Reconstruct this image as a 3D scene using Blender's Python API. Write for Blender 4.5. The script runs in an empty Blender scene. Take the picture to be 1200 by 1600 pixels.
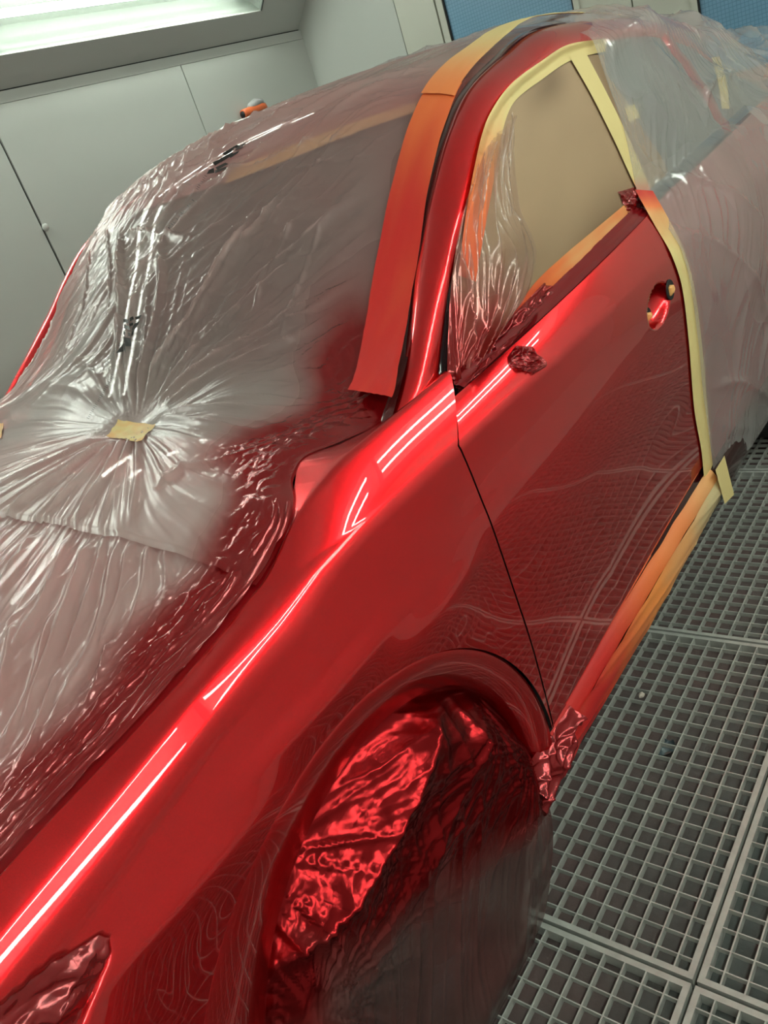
import bpy, bmesh, math, random
import numpy as np
from mathutils import Vector, Matrix
from mathutils.bvhtree import BVHTree

random.seed(7)
C = bpy.context.scene
COL = C.collection

# ------------------------------------------------------------------ camera, world, exposure
FPX = 1245.0
R = np.array([[0.56433856, -0.76663626, -0.30625291],
              [-0.51794574, -0.0399269, -0.85448116],
              [0.64284851, 0.64083905, -0.41960827]])      # rows: image right, image down, forward
EYE = np.array([0.0, 0.0, 1.55])
cd = bpy.data.cameras.new('camera')
cam = bpy.data.objects.new('camera', cd)
COL.objects.link(cam)
cd.sensor_fit = 'VERTICAL'
cd.sensor_height = 24.0
cd.lens = 24.0 * FPX / 1600.0
cd.clip_start = 0.02
m = Matrix.Identity(4)
for i in range(3):
    m[i][0], m[i][1], m[i][2], m[i][3] = R[0][i], -R[1][i], -R[2][i], EYE[i]
cam.matrix_world = m
C.camera = cam

world = bpy.data.worlds.new('world')
C.world = world
world.use_nodes = True
bg = world.node_tree.nodes['Background']
bg.inputs[0].default_value = (0.55, 0.72, 0.9, 1)
bg.inputs[1].default_value = 0.4
C.view_settings.view_transform = 'Standard'
C.view_settings.look = 'None'
C.view_settings.gamma = 1
C.view_settings.use_curve_mapping = False
C.view_settings.exposure = 0.0
try:
    C.cycles.transparent_max_bounces = 12
    C.cycles.max_bounces = 8
except Exception:
    pass
TUBE = 52.0        # strength of the fluorescent tubes


def ray(px, py):
    v = np.array([px - 600.0, py - 800.0, FPX])
    d = R.T @ v
    return d / np.linalg.norm(d)


def ony(px, py, Y):
    d = ray(px, py)
    return EYE + d * (Y / d[1])


# ------------------------------------------------------------------ small maths
def pchip(xs, ys):
    xs = np.asarray(xs, float); ys = np.asarray(ys, float)
    h = np.diff(xs); dl = np.diff(ys) / h
    d = np.zeros(len(xs))
    for k in range(1, len(xs) - 1):
        if dl[k - 1] * dl[k] > 0:
            w1 = 2 * h[k] + h[k - 1]; w2 = h[k] + 2 * h[k - 1]
            d[k] = (w1 + w2) / (w1 / dl[k - 1] + w2 / dl[k])
    d[0] = dl[0]; d[-1] = dl[-1]

    def f(x):
        x = np.clip(np.asarray(x, float), xs[0], xs[-1])
        i = np.clip(np.searchsorted(xs, x) - 1, 0, len(xs) - 2)
        t = (x - xs[i]) / h[i]
        return ((1 + 2 * t) * (1 - t) ** 2 * ys[i] + t * (1 - t) ** 2 * h[i] * d[i]
                + t * t * (3 - 2 * t) * ys[i + 1] + t * t * (t - 1) * h[i] * d[i + 1])
    return f


def sstep(a, b, x):
    t = np.clip((np.asarray(x, float) - a) / (b - a), 0, 1)
    return t * t * (3 - 2 * t)


def _hash(ix, iy, seed):
    h = (ix.astype(np.int64) * 374761393 + iy.astype(np.int64) * 668265263 + seed * 974711) & 0xFFFFFFFF
    h = ((h ^ (h >> 13)) * 1274126177) & 0xFFFFFFFF
    return (h ^ (h >> 16)) & 0xFFFF


def perlin(x, y, seed=0):
    x = np.asarray(x, float); y = np.asarray(y, float)
    x, y = np.broadcast_arrays(x, y)
    ix = np.floor(x).astype(np.int64); iy = np.floor(y).astype(np.int64)
    fx = x - ix; fy = y - iy
    u = fx * fx * fx * (fx * (fx * 6 - 15) + 10); v = fy * fy * fy * (fy * (fy * 6 - 15) + 10)

    def g(dx, dy):
        a = _hash(ix + dx, iy + dy, seed) * (2 * math.pi / 65536.0)
        return np.cos(a) * (fx - dx) + np.sin(a) * (fy - dy)
    n0 = g(0, 0) * (1 - u) + g(1, 0) * u
    n1 = g(0, 1) * (1 - u) + g(1, 1) * u
    return (n0 * (1 - v) + n1 * v) * 1.45


def ridge(n, p=2.0):
    return np.clip(1 - np.abs(n) * 2.2, 0, 1) ** p


# ------------------------------------------------------------------ materials
def mat(name):
    mt = bpy.data.materials.new(name)
    mt.use_nodes = True
    nt = mt.node_tree
    return mt, nt, nt.nodes['Principled BSDF']


def N(nt, kind, **kw):
    n = nt.nodes.new(kind)
    for k, v in kw.items():
        setattr(n, k, v)
    return n


def setp(b, **kw):
    names = dict(base='Base Color', rough='Roughness', metal='Metallic', spec='Specular IOR Level', coat='Coat Weight',
                 coatr='Coat Roughness', alpha='Alpha', emis='Emission Color', emistr='Emission Strength', trans='Transmission Weight', ior='IOR')
    for k, v in kw.items():
        if k in ('base', 'emis'):
            v = (*v, 1)
        b.inputs[names[k]].default_value = v


def simple(name, base, rough=0.5, metal=0.0, noise=0.0, scale=20.0, bump=0.0, bscale=80.0, spec=0.5):
    mt, nt, b = mat(name)
    setp(b, base=base, rough=rough, metal=metal, spec=spec)
    if noise or bump:
        tc = N(nt, 'ShaderNodeTexCoord')
    if noise:
        n = N(nt, 'ShaderNodeTexNoise'); n.inputs['Scale'].default_value = scale; n.inputs['Detail'].default_value = 6
        nt.links.new(tc.outputs['Object'], n.inputs['Vector'])
        mx = N(nt, 'ShaderNodeMix', data_type='RGBA')
        mx.inputs['A'].default_value = (*[c * (1 - noise) for c in base], 1)
        mx.inputs['B'].default_value = (*[min(1, c * (1 + noise)) for c in base], 1)
        nt.links.new(n.outputs['Fac'], mx.inputs['Factor'])
        nt.links.new(mx.outputs['Result'], b.inputs['Base Color'])
    if bump:
        n2 = N(nt, 'ShaderNodeTexNoise'); n2.inputs['Scale'].default_value = bscale
        nt.links.new(tc.outputs['Object'], n2.inputs['Vector'])
        bp = N(nt, 'ShaderNodeBump'); bp.inputs['Strength'].default_value = bump; bp.inputs['Distance'].default_value = 0.002
        nt.links.new(n2.outputs['Fac'], bp.inputs['Height'])
        nt.links.new(bp.outputs['Normal'], b.inputs['Normal'])
    return mt


def make_paint(name, base, metal=0.75, rough=0.34):
    mt, nt, b = mat(name)
    setp(b, base=base, metal=metal, rough=rough, coat=1.0, coatr=0.015, spec=0.4)
    tc = N(nt, 'ShaderNodeTexCoord')
    v = N(nt, 'ShaderNodeTexVoronoi'); v.inputs['Scale'].default_value = 1400
    nt.links.new(tc.outputs['Object'], v.inputs['Vector'])
    mx = N(nt, 'ShaderNodeMix', data_type='RGBA')
    mx.inputs['A'].default_value = (*[c * 0.86 for c in base], 1)
    mx.inputs['B'].default_value = (*[min(1, c * 1.14) for c in base], 1)
    nt.links.new(v.outputs['Color'], mx.inputs['Factor'])
    nt.links.new(mx.outputs['Result'], b.inputs['Base Color'])
    return mt


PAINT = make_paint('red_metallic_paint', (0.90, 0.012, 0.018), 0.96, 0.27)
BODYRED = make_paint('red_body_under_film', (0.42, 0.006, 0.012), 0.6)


def make_film(name, clear=(0.68, 0.49, 0.46), mist=(0.45, 0.006, 0.010), a0=0.4, a1=0.9, r0=0.3, r1=0.14, m1=0.6, bump=0.25, bsc=60.0, trl=0.35, gr=0.2, f0=.05, gmax=.42, gm=.8):
    """polythene sheet: milky, see-through; the point attribute 'mist' is the red overspray that dried on it"""
    mt, nt, b = mat(name)
    out = nt.nodes['Material Output']
    at = N(nt, 'ShaderNodeAttribute', attribute_name='mist')
    mx = N(nt, 'ShaderNodeMix', data_type='RGBA')
    mx.inputs['A'].default_value = (*clear, 1); mx.inputs['B'].default_value = (*mist, 1)
    nt.links.new(at.outputs['Fac'], mx.inputs['Factor'])
    nt.links.new(mx.outputs['Result'], b.inputs['Base Color'])

    def ramp(lo, hi, sock):
        r = N(nt, 'ShaderNodeMapRange'); r.inputs['To Min'].default_value = lo; r.inputs['To Max'].default_value = hi
        nt.links.new(at.outputs['Fac'], r.inputs['Value']); nt.links.new(r.outputs['Result'], sock)
    ramp(r0, r1, b.inputs['Roughness']); ramp(0, m1, b.inputs['Metallic'])
    tc = N(nt, 'ShaderNodeTexCoord')
    mp = N(nt, 'ShaderNodeMapping'); mp.inputs['Scale'].default_value = (1, 1.6, 1)
    nt.links.new(tc.outputs['Object'], mp.inputs['Vector'])
    n = N(nt, 'ShaderNodeTexNoise'); n.inputs['Scale'].default_value = bsc; n.inputs['Detail'].default_value = 8; n.inputs['Distortion'].default_value = 1.2
    nt.links.new(mp.outputs['Vector'], n.inputs['Vector'])
    bp = N(nt, 'ShaderNodeBump'); bp.inputs['Strength'].default_value = bump; bp.inputs['Distance'].default_value = 0.004
    nt.links.new(n.outputs['Fac'], bp.inputs['Height'])
    nt.links.new(bp.outputs['Normal'], b.inputs['Normal'])
    tl = N(nt, 'ShaderNodeBsdfTranslucent'); nt.links.new(mx.outputs['Result'], tl.inputs['Color'])
    ms = N(nt, 'ShaderNodeMixShader'); ms.inputs[0].default_value = trl
    nt.links.new(b.outputs[0], ms.inputs[1]); nt.links.new(tl.outputs[0], ms.inputs[2])
    tr = N(nt, 'ShaderNodeBsdfTransparent'); tr.inputs[0].default_value = (0.96, 0.95, 0.95, 1)
    m2 = N(nt, 'ShaderNodeMixShader')
    ramp(a0, a1, m2.inputs[0])
    am = N(nt, 'ShaderNodeAttribute', attribute_name='milk_glare')        # doubled or slack milkier sheet, plus light reflection painted on the far screen
    src = m2.inputs[0].links[0].from_socket
    ma = N(nt, 'ShaderNodeMath', operation='MULTIPLY_ADD', use_clamp=True); ma.inputs[1].default_value = 0.30
    nt.links.new(am.outputs['Fac'], ma.inputs[0]); nt.links.new(src, ma.inputs[2]); nt.links.new(ma.outputs[0], m2.inputs[0])
    nt.links.new(tr.outputs[0], m2.inputs[1]); nt.links.new(ms.outputs[0], m2.inputs[2])
    gl = N(nt, 'ShaderNodeBsdfGlossy'); gl.inputs['Roughness'].default_value = gr
    nt.links.new(bp.outputs['Normal'], gl.inputs['Normal'])
    lw = N(nt, 'ShaderNodeLayerWeight'); lw.inputs['Blend'].default_value = 0.5
    nt.links.new(bp.outputs['Normal'], lw.inputs['Normal'])
    pw = N(nt, 'ShaderNodeMath', operation='POWER'); pw.inputs[1].default_value = 4.0
    nt.links.new(lw.outputs['Facing'], pw.inputs[0])
    fr = N(nt, 'ShaderNodeMapRange'); fr.inputs['To Min'].default_value = f0; fr.inputs['To Max'].default_value = gmax
    nt.links.new(pw.outputs[0], fr.inputs['Value'])
    gs = N(nt, 'ShaderNodeMath', operation='MULTIPLY')
    mr = N(nt, 'ShaderNodeMapRange'); mr.inputs['To Min'].default_value = 1.0; mr.inputs['To Max'].default_value = gm
    nt.links.new(at.outputs['Fac'], mr.inputs['Value'])
    nt.links.new(fr.outputs[0], gs.inputs[0]); nt.links.new(mr.outputs['Result'], gs.inputs[1])
    m3 = N(nt, 'ShaderNodeMixShader')
    nt.links.new(gs.outputs[0], m3.inputs[0]); nt.links.new(m2.outputs[0], m3.inputs[1]); nt.links.new(gl.outputs[0], m3.inputs[2])
    nt.links.new(m3.outputs[0], out.inputs['Surface'])
    return mt


def make_tape(name, clear=(0.78, 0.62, 0.27), mid=(0.85, 0.2, 0.05), red=(0.6, 0.02, 0.015), rough=0.55):
    """crepe masking tape: 'mist' 0 bare tape, 0.5 orange overspray, 1 painted red"""
    mt, nt, b = mat(name)
    setp(b, rough=rough)
    at = N(nt, 'ShaderNodeAttribute', attribute_name='mist')
    cr = N(nt, 'ShaderNodeValToRGB')
    e = cr.color_ramp.elements
    e[0].position = 0.0; e[0].color = (*clear, 1); e[1].position = 1.0; e[1].color = (*red, 1)
    q = e.new(0.5); q.color = (*mid, 1)
    nt.links.new(at.outputs['Fac'], cr.inputs[0]); nt.links.new(cr.outputs[0], b.inputs['Base Color'])
    tc = N(nt, 'ShaderNodeTexCoord')
    n = N(nt, 'ShaderNodeTexNoise'); n.inputs['Scale'].default_value = 220; n.inputs['Detail'].default_value = 4
    nt.links.new(tc.outputs['Object'], n.inputs['Vector'])
    bp = N(nt, 'ShaderNodeBump'); bp.inputs['Strength'].default_value = 0.25; bp.inputs['Distance'].default_value = 0.001
    nt.links.new(n.outputs['Fac'], bp.inputs['Height']); nt.links.new(bp.outputs['Normal'], b.inputs['Normal'])
    return mt


FILM = make_film('polythene_film', clear=(0.74, 0.58, 0.55), a0=.35, r0=.36, bump=.12, gr=.17, f0=.06)
FILM2 = make_film('polythene_film_rear', clear=(0.8, 0.79, 0.79), a0=0.34, r0=0.28, bump=0.1, gr=.12, f0=.09)
WFILM = make_film('painted_wheel_film', clear=(0.085, 0.05, 0.045), mist=(0.28, 0.006, 0.008), a0=0.8, a1=0.97, r0=0.3, r1=0.2, m1=0.95, gm=.15, gmax=.2, bump=0.15, bsc=30, trl=0.15, gr=.2, f0=.03)
CFILM = make_film('clear_window_film', clear=(0.72, 0.48, 0.36), mist=(0.5, 0.012, 0.012), a0=0.22, a1=0.88, r0=0.15, r1=0.12, bump=0.15, bsc=30)
RFILM = make_film('red_wet_film', clear=(0.4, 0.012, 0.014), mist=(0.36, 0.006, 0.010), a0=0.8, a1=0.92, r0=0.1, r1=0.1, m1=.7, gm=.4, bump=0.15, bsc=45, trl=.2, f0=.06, gmax=.5)
TAPE = make_tape('masking_tape')
PAPER = make_tape('masking_paper', clear=(0.42, 0.28, 0.165), mid=(0.10, 0.05, 0.02), red=(0.4, 0.02, 0.01), rough=0.6)
GLASS = simple('dark_car_glass', (0.012, 0.012, 0.014), 0.04)
GREYGLASS = simple('grey_window_cover', (0.16, 0.165, 0.165), 0.35, noise=0.2, scale=3)
BLACK = simple('black_trim', (0.012, 0.012, 0.013), 0.35)
RUBBER = simple('tyre_rubber', (0.016, 0.016, 0.017), 0.75, bump=0.4)
ALLOY = simple('dark_alloy', (0.12, 0.12, 0.125), 0.3, 0.8)
WALL2 = simple('white_near_wall', (0.84, 0.84, 0.81), 0.5)
WALL = simple('white_enamel_wall', (0.47, 0.485, 0.455), 0.5, noise=0.05, scale=1.2, spec=0.35)
CREAM = simple('cream_door_panel', (0.52, 0.52, 0.45), 0.45, noise=0.05, scale=2)
TRIMM = simple('grey_enamel_trim', (0.46, 0.47, 0.445), 0.45)
SALMON = simple('salmon_kick_panel', (0.55, 0.25, 0.17), 0.5, noise=0.1, scale=3)
HOUS = simple('dull_lamp_housing', (0.12, 0.135, 0.12), 0.5)
SEAM = simple('dark_seal', (0.01, 0.01, 0.01), 0.7)
CEIL = simple('ceiling_filter', (0.8, 0.8, 0.77), 0.9, bump=0.4, bscale=120)
GRATE = simple('galvanised_steel', (0.50, 0.51, 0.475), 0.5, 0.3, noise=0.3, scale=30)
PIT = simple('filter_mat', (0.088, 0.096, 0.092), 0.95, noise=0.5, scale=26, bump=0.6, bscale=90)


def bluepane():
    mt, nt, b = mat('wired_blue_glass')
    setp(b, rough=0.25, spec=0.6)
    tc = N(nt, 'ShaderNodeTexCoord')
    br = N(nt, 'ShaderNodeTexBrick'); br.offset = 0; br.inputs['Scale'].default_value = 1
    br.inputs['Brick Width'].default_value = 0.02; br.inputs['Row Height'].default_value = 0.02; br.inputs['Mortar Size'].default_value = 0.0016
    br.inputs['Color1'].default_value = (0.17, 0.34, 0.5, 1); br.inputs['Color2'].default_value = (0.16, 0.33, 0.48, 1); br.inputs['Mortar'].default_value = (0.11, 0.24, 0.36, 1)
    sp = N(nt, 'ShaderNodeSeparateXYZ'); cb = N(nt, 'ShaderNodeCombineXYZ')
    nt.links.new(tc.outputs['Object'], sp.inputs[0]); nt.links.new(sp.outputs['Y'], cb.inputs['X']); nt.links.new(sp.outputs['Z'], cb.inputs['Y'])
    nt.links.new(cb.outputs[0], br.inputs['Vector']); nt.links.new(br.outputs['Color'], b.inputs['Base Color'])
    return mt


BLUE = bluepane()
TUBEM, _nt, _b = mat('lit_fluorescent_tube')
setp(_b, base=(1, 1, 1), emis=(0.97, 1.0, 0.95), emistr=TUBE)


def prismglass():
    mt, nt, b = mat('ribbed_light_glass')
    out = nt.nodes['Material Output']
    setp(b, base=(0.72, 0.8, 0.7), rough=0.3)
    tr = N(nt, 'ShaderNodeBsdfTransparent'); tr.inputs[0].default_value = (0.97, 1, 0.97, 1)
    ms = N(nt, 'ShaderNodeMixShader')
    tc = N(nt, 'ShaderNodeTexCoord'); w = N(nt, 'ShaderNodeTexWave'); w.inputs['Scale'].default_value = 40
    nt.links.new(tc.outputs['Object'], w.inputs['Vector'])
    mr = N(nt, 'ShaderNodeMapRange'); mr.inputs['To Min'].default_value = 0.07; mr.inputs['To Max'].default_value = 0.13
    nt.links.new(w.outputs['Fac'], mr.inputs['Value']); nt.links.new(mr.outputs['Result'], ms.inputs[0])
    nt.links.new(tr.outputs[0], ms.inputs[1]); nt.links.new(b.outputs[0], ms.inputs[2]); nt.links.new(ms.outputs[0], out.inputs['Surface'])
    return mt


LGLASS = prismglass()


def set_milk_glare(o, v):
    a = o.data.attributes.new('milk_glare', 'FLOAT', 'POINT')
    a.data.foreach_set('value', np.ascontiguousarray(v, np.float32).ravel())


# ------------------------------------------------------------------ mesh helpers
def link(name, me, material, parent=None):
    o = bpy.data.objects.new(name, me)
    COL.objects.link(o)
    if material is not None and len(me.materials) == 0:
        me.materials.append(material)
    if parent is not None:
        o.parent = parent
        o.matrix_parent_inverse = Matrix.Translation(parent.location).inverted() if parent.parent is None else Matrix.Identity(4)
    return o


def tag(o, label=None, cat=None, group=None, kind=None):
    for k, v in (('label', label), ('category', cat), ('group', group), ('kind', kind)):
        if v:
            o[k] = v
    return o


def empty(name, loc, label, cat, group=None):
    o = bpy.data.objects.new(name, None)
    COL.objects.link(o)
    o.location = loc
    return tag(o, label, cat, group)


def mesh_from(V, F, smooth=True, name='m', attr=None):
    me = bpy.data.meshes.new(name)
    V = np.asarray(V, np.float32).reshape(-1, 3)
    F = np.asarray(F, np.int32)
    k = F.shape[1]
    me.vertices.add(len(V)); me.vertices.foreach_set('co', V.ravel())
    me.loops.add(F.size); me.loops.foreach_set('vertex_index', F.ravel())
    me.polygons.add(len(F)); me.polygons.foreach_set('loop_start', np.arange(0, F.size, k, dtype=np.int32))
    try:
        me.polygons.foreach_set('loop_total', np.full(len(F), k, np.int32))
    except Exception:
        pass
    me.polygons.foreach_set('use_smooth', np.full(len(F), smooth))
    if attr is not None:
        a = me.attributes.new('mist', 'FLOAT', 'POINT')
        a.data.foreach_set('value', np.asarray(attr, np.float32).ravel())
    me.update(calc_edges=True)
    me.validate()
    return me


def gridfaces(n, m, wrap=False):
    i, j = np.meshgrid(np.arange(n - 1), np.arange(m if wrap else m - 1), indexing='ij')
    a = i * m + j; b = i * m + (j + 1) % m
    return np.stack([a, b, b + m, a + m], -1).reshape(-1, 4)


def grid(P, attr=None, flip=False, wrap=False, mask=None):
    n, m_ = P.shape[:2]
    F = gridfaces(n, m_, wrap)
    if mask is not None:
        mk = mask.ravel()
        F = F[mk[F].all(1)]
    if flip:
        F = F[:, ::-1]
    return mesh_from(P, F, True, 'g', attr)


class MB:
    """collects boxes, bars and lathes into one mesh"""
    def __init__(self):
        self.v = []; self.f = []

    def add(self, V, F):
        o = len(self.v)
        self.v += [tuple(p) for p in V]
        self.f += [tuple(i + o for i in q) for q in F]
        return self

    def box(self, x0, x1, y0, y1, z0, z1):
        V = [(x, y, z) for z in (z0, z1) for y in (y0, y1) for x in (x0, x1)]
        return self.add(V, [(0, 2, 3, 1), (4, 5, 7, 6), (0, 1, 5, 4), (2, 6, 7, 3), (0, 4, 6, 2), (1, 3, 7, 5)])

    def prism(self, poly, axis, a0, a1):
        n = len(poly)

        def pt(p, a):
            return {'x': (a, p[0], p[1]), 'y': (p[0], a, p[1]), 'z': (p[0], p[1], a)}[axis]
        V = [pt(p, a0) for p in poly] + [pt(p, a1) for p in poly]
        F = [tuple(range(n))[::-1], tuple(range(n, 2 * n))] + [(i, (i + 1) % n, n + (i + 1) % n, n + i) for i in range(n)]
        return self.add(V, F)

    def tube(self, pts, r, k=10, cap=True):
        pts = [Vector(p) for p in pts]
        rs = r if hasattr(r, '__len__') else [r] * len(pts)
        V = []
        t0 = (pts[1] - pts[0]).normalized()
        u = t0.orthogonal().normalized()
        for i, p in enumerate(pts):
            t = (pts[min(i + 1, len(pts) - 1)] - pts[max(i - 1, 0)]).normalized()
            u = (u - t * u.dot(t)).normalized(); w = t.cross(u)
            for q in range(k):
                a = 2 * math.pi * q / k
                V.append(p + (u * math.cos(a) + w * math.sin(a)) * rs[i])
        F = [(i * k + q, i * k + (q + 1) % k, (i + 1) * k + (q + 1) % k, (i + 1) * k + q) for i in range(len(pts) - 1) for q in range(k)]
        if cap:
            F += [tuple(range(k))[::-1], tuple((len(pts) - 1) * k + q for q in range(k))]
        return self.add(V, F)

    def lathe(self, prof, c, k=48):
        """prof: (radius, y offset) about the y axis through c"""
        V = [(c[0] + r * math.cos(2 * math.pi * q / k), c[1] + y, c[2] + r * math.sin(2 * math.pi * q / k)) for r, y in prof for q in range(k)]
        n = len(prof)
        return self.add(V, [(i * k + q, i * k + (q + 1) % k, (i + 1) * k + (q + 1) % k, (i + 1) * k + q) for i in range(n - 1) for q in range(k)])

    def mesh(self, smooth=False):
        me = bpy.data.meshes.new('m')
        me.from_pydata(self.v, [], self.f)
        if smooth:
            me.polygons.foreach_set('use_smooth', [True] * len(me.polygons))
        me.update()
        return me

    def build(self, name, material, parent=None, smooth=False):
        return link(name, self.mesh(smooth), material, parent)


def mirrored(me):
    c = me.copy()
    V = np.zeros(len(c.vertices) * 3, np.float32); c.vertices.foreach_get('co', V)
    V = V.reshape(-1, 3); V[:, 1] = 2 * YC - V[:, 1]
    c.vertices.foreach_set('co', V.ravel())
    c.flip_normals(); c.update()
    return c


YC = 1.70     # centre line of the car

# ================================================================== ROOM
WY0, WY1, X0, X1, ZT = -1.04, 4.36, -3.2, 5.22, 3.0
ZC = 2.31
TW = 0.06


def struct(name, mb, material, parent=None, label=None):
    o = mb.build(name, material, parent)
    if parent is None:
        o['kind'] = 'structure'
    return o


# pit under the grating
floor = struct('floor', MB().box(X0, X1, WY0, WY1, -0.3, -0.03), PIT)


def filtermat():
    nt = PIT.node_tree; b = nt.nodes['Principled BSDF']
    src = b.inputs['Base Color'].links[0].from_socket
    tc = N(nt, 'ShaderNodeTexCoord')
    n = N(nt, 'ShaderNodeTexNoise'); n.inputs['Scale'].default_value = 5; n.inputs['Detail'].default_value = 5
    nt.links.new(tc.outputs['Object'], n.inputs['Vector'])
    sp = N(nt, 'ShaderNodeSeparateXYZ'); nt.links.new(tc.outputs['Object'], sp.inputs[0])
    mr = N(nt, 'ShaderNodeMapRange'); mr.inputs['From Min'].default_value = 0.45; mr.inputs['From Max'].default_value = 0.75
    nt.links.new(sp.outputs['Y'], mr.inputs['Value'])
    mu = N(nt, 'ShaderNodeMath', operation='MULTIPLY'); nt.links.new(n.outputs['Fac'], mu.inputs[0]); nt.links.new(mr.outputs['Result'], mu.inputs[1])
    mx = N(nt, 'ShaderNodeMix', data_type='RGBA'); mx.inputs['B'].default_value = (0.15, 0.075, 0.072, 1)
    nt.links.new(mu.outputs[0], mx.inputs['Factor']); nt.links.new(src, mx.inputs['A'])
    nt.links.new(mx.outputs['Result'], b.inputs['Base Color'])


filtermat()


# floor gratings: a frame and its bars per panel
PX0, PP, PY0, PYP = 0.827, 0.983, 0.474, 0.983
fr = MB()
g = 0.004
for (a, b_, c_, d_) in ((g, PP - g, g, 0.016), (g, PP - g, PYP - 0.016, PYP - g), (g, 0.016, 0.016, PYP - 0.016), (PP - 0.016, PP - g, 0.016, PYP - 0.016)):
    fr.box(a, b_, c_, d_, -0.029, 0.0)
frame_me = fr.mesh(); frame_me.materials.append(GRATE)
br = MB()
nb = 22
for k in range(1, nb + 1):
    y = PYP * k / (nb + 1)
    br.box(0.016, PP - 0.016, y - 0.0015, y + 0.0015, -0.020, -0.0006)
bars_me = br.mesh(); bars_me.materials.append(GRATE)
cr_ = MB()
for k in range(1, nb + 1):
    x = PP * k / (nb + 1)
    cr_.box(x - 0.0012, x + 0.0012, 0.016, PYP - 0.016, -0.014, -0.0012)
cross_me = cr_.mesh(); cross_me.materials.append(GRATE)
for i in range(-4, 5):
    for j in range(-1, 4):
        x = PX0 + i * PP; y = PY0 + j * PYP
        if x < X0 or x + PP > X1 + 0.4 or y + PYP > WY1 + 0.3:
            continue
        p = link('grating_panel', frame_me, None, floor); p.location = (x, y, 0)
        for nm, me in (('bearing_bars', bars_me), ('cross_rods', cross_me)):
            q = link(nm, me, None, p); q['kind'] = 'stuff'
            q.matrix_parent_inverse = Matrix.Identity(4)
margin = struct('trim_1', MB().box(X0, X1, WY0, PY0 - PYP, -0.05, -0.001), GRATE)

# walls
wf = struct('wall_far', MB().box(X0, X1, WY1, WY1 + TW, -0.05, ZC), TRIMM)
# far wall sheets with open seams
seams = [-3.2, -1.35, 0.75, 2.585, 3.99, X1]
for a, b_ in zip(seams[:-1], seams[1:]):
    gp = 0.007 if abs(b_ - 2.585) < 0.01 or abs(a - 2.585) < 0.01 else 0.0012
    MB().box(a + gp, b_ - gp, WY1 - 0.02, WY1 + 0.001, 0, 2.245).build('wall_panel', WALL, wf)
struct('trim_2', MB().box(X0, X1, WY1 - 0.02, WY1, 2.2475, 2.303), TRIMM)
MB().box(X0, X1, WY1 - .004, WY1, 2.30, 2.312).build('cove_joint', SEAM, wf)
sl = MB().box(2.574, 2.596, WY1 - 0.006, WY1, 0, 2.24).build('door_seal', SEAM, wf)
kn = MB().lathe([(0.0, -0.035), (0.014, -0.035), (0.02, -0.028), (0.02, -0.02)], (2.60, WY1, 1.62), 16).build('round_latch', TRIMM, wf, True)

wn = struct('wall_near', MB().box(X0, X1, WY0 - TW, WY0, -0.05, ZC), WALL2)
wfront = struct('wall_front', MB().box(X0 - TW, X0, WY0, WY1, -0.05, ZT), WALL)
wb = struct('wall_back', MB().box(X1 + 0.03, X1 + 0.03 + TW, WY0, WY1, -0.05, ZT), CREAM)
# back wall sheets
for (a, b_) in ((3.50, WY1), (3.2, 3.494), (WY0, 0.62)):
    MB().box(X1, X1 + 0.03, a, b_, 0, ZT).build('wall_panel', CREAM if a < 3.3 else WALL, wb)


# double door: two leaves, each a frame round a wired window
def leaf(n, y0, y1, w0, w1):
    d = struct('door_%d' % n, MB().box(X1 + 0.005, X1 + 0.028, y0, w0, 0, 2.75).box(X1 + 0.005, X1 + 0.028, w1, y1, 0, 2.75)
               .box(X1 + 0.005, X1 + 0.028, w0, w1, 2.55, 2.75), CREAM)
    MB().box(X1 + 0.006, X1 + 0.027, w0 + 0.01, w1 - 0.01, 0.1, 1.09).build('kick_panel', SALMON, d)
    MB().box(X1 - 0.002, X1 + 0.028, w0, w1, 1.10, 1.175).build('rail', SALMON, d)
    MB().box(X1 + 0.012, X1 + 0.02, w0 + 0.012, w1 - 0.012, 1.18, 2.545).build('pane', BLUE, d)
    f = MB()
    for a, b_ in ((w0 - 0.022, w0 + 0.012), (w1 - 0.012, w1 + 0.022)):
        f.box(X1 - 0.006, X1 + 0.006, a, b_, 1.175, 2.56)
    f.build('window_bead', CREAM, d)
    f = MB()
    f.box(X1 - 0.001, X1 + 0.013, w0 + 0.012, w0 + 0.022, 1.18, 2.545).box(X1 - 0.001, X1 + 0.013, w1 - 0.022, w1 - 0.012, 1.18, 2.545)
    f.build('window_gasket', SEAM, d)


leaf(1, 1.948, 3.19, 2.27, 3.15)
leaf(2, 0.63, 1.94, 0.70, 1.605)
struct('ceiling', MB().box(X0, X1, WY0, WY1, ZT, ZT + 0.05), CEIL)


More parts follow.
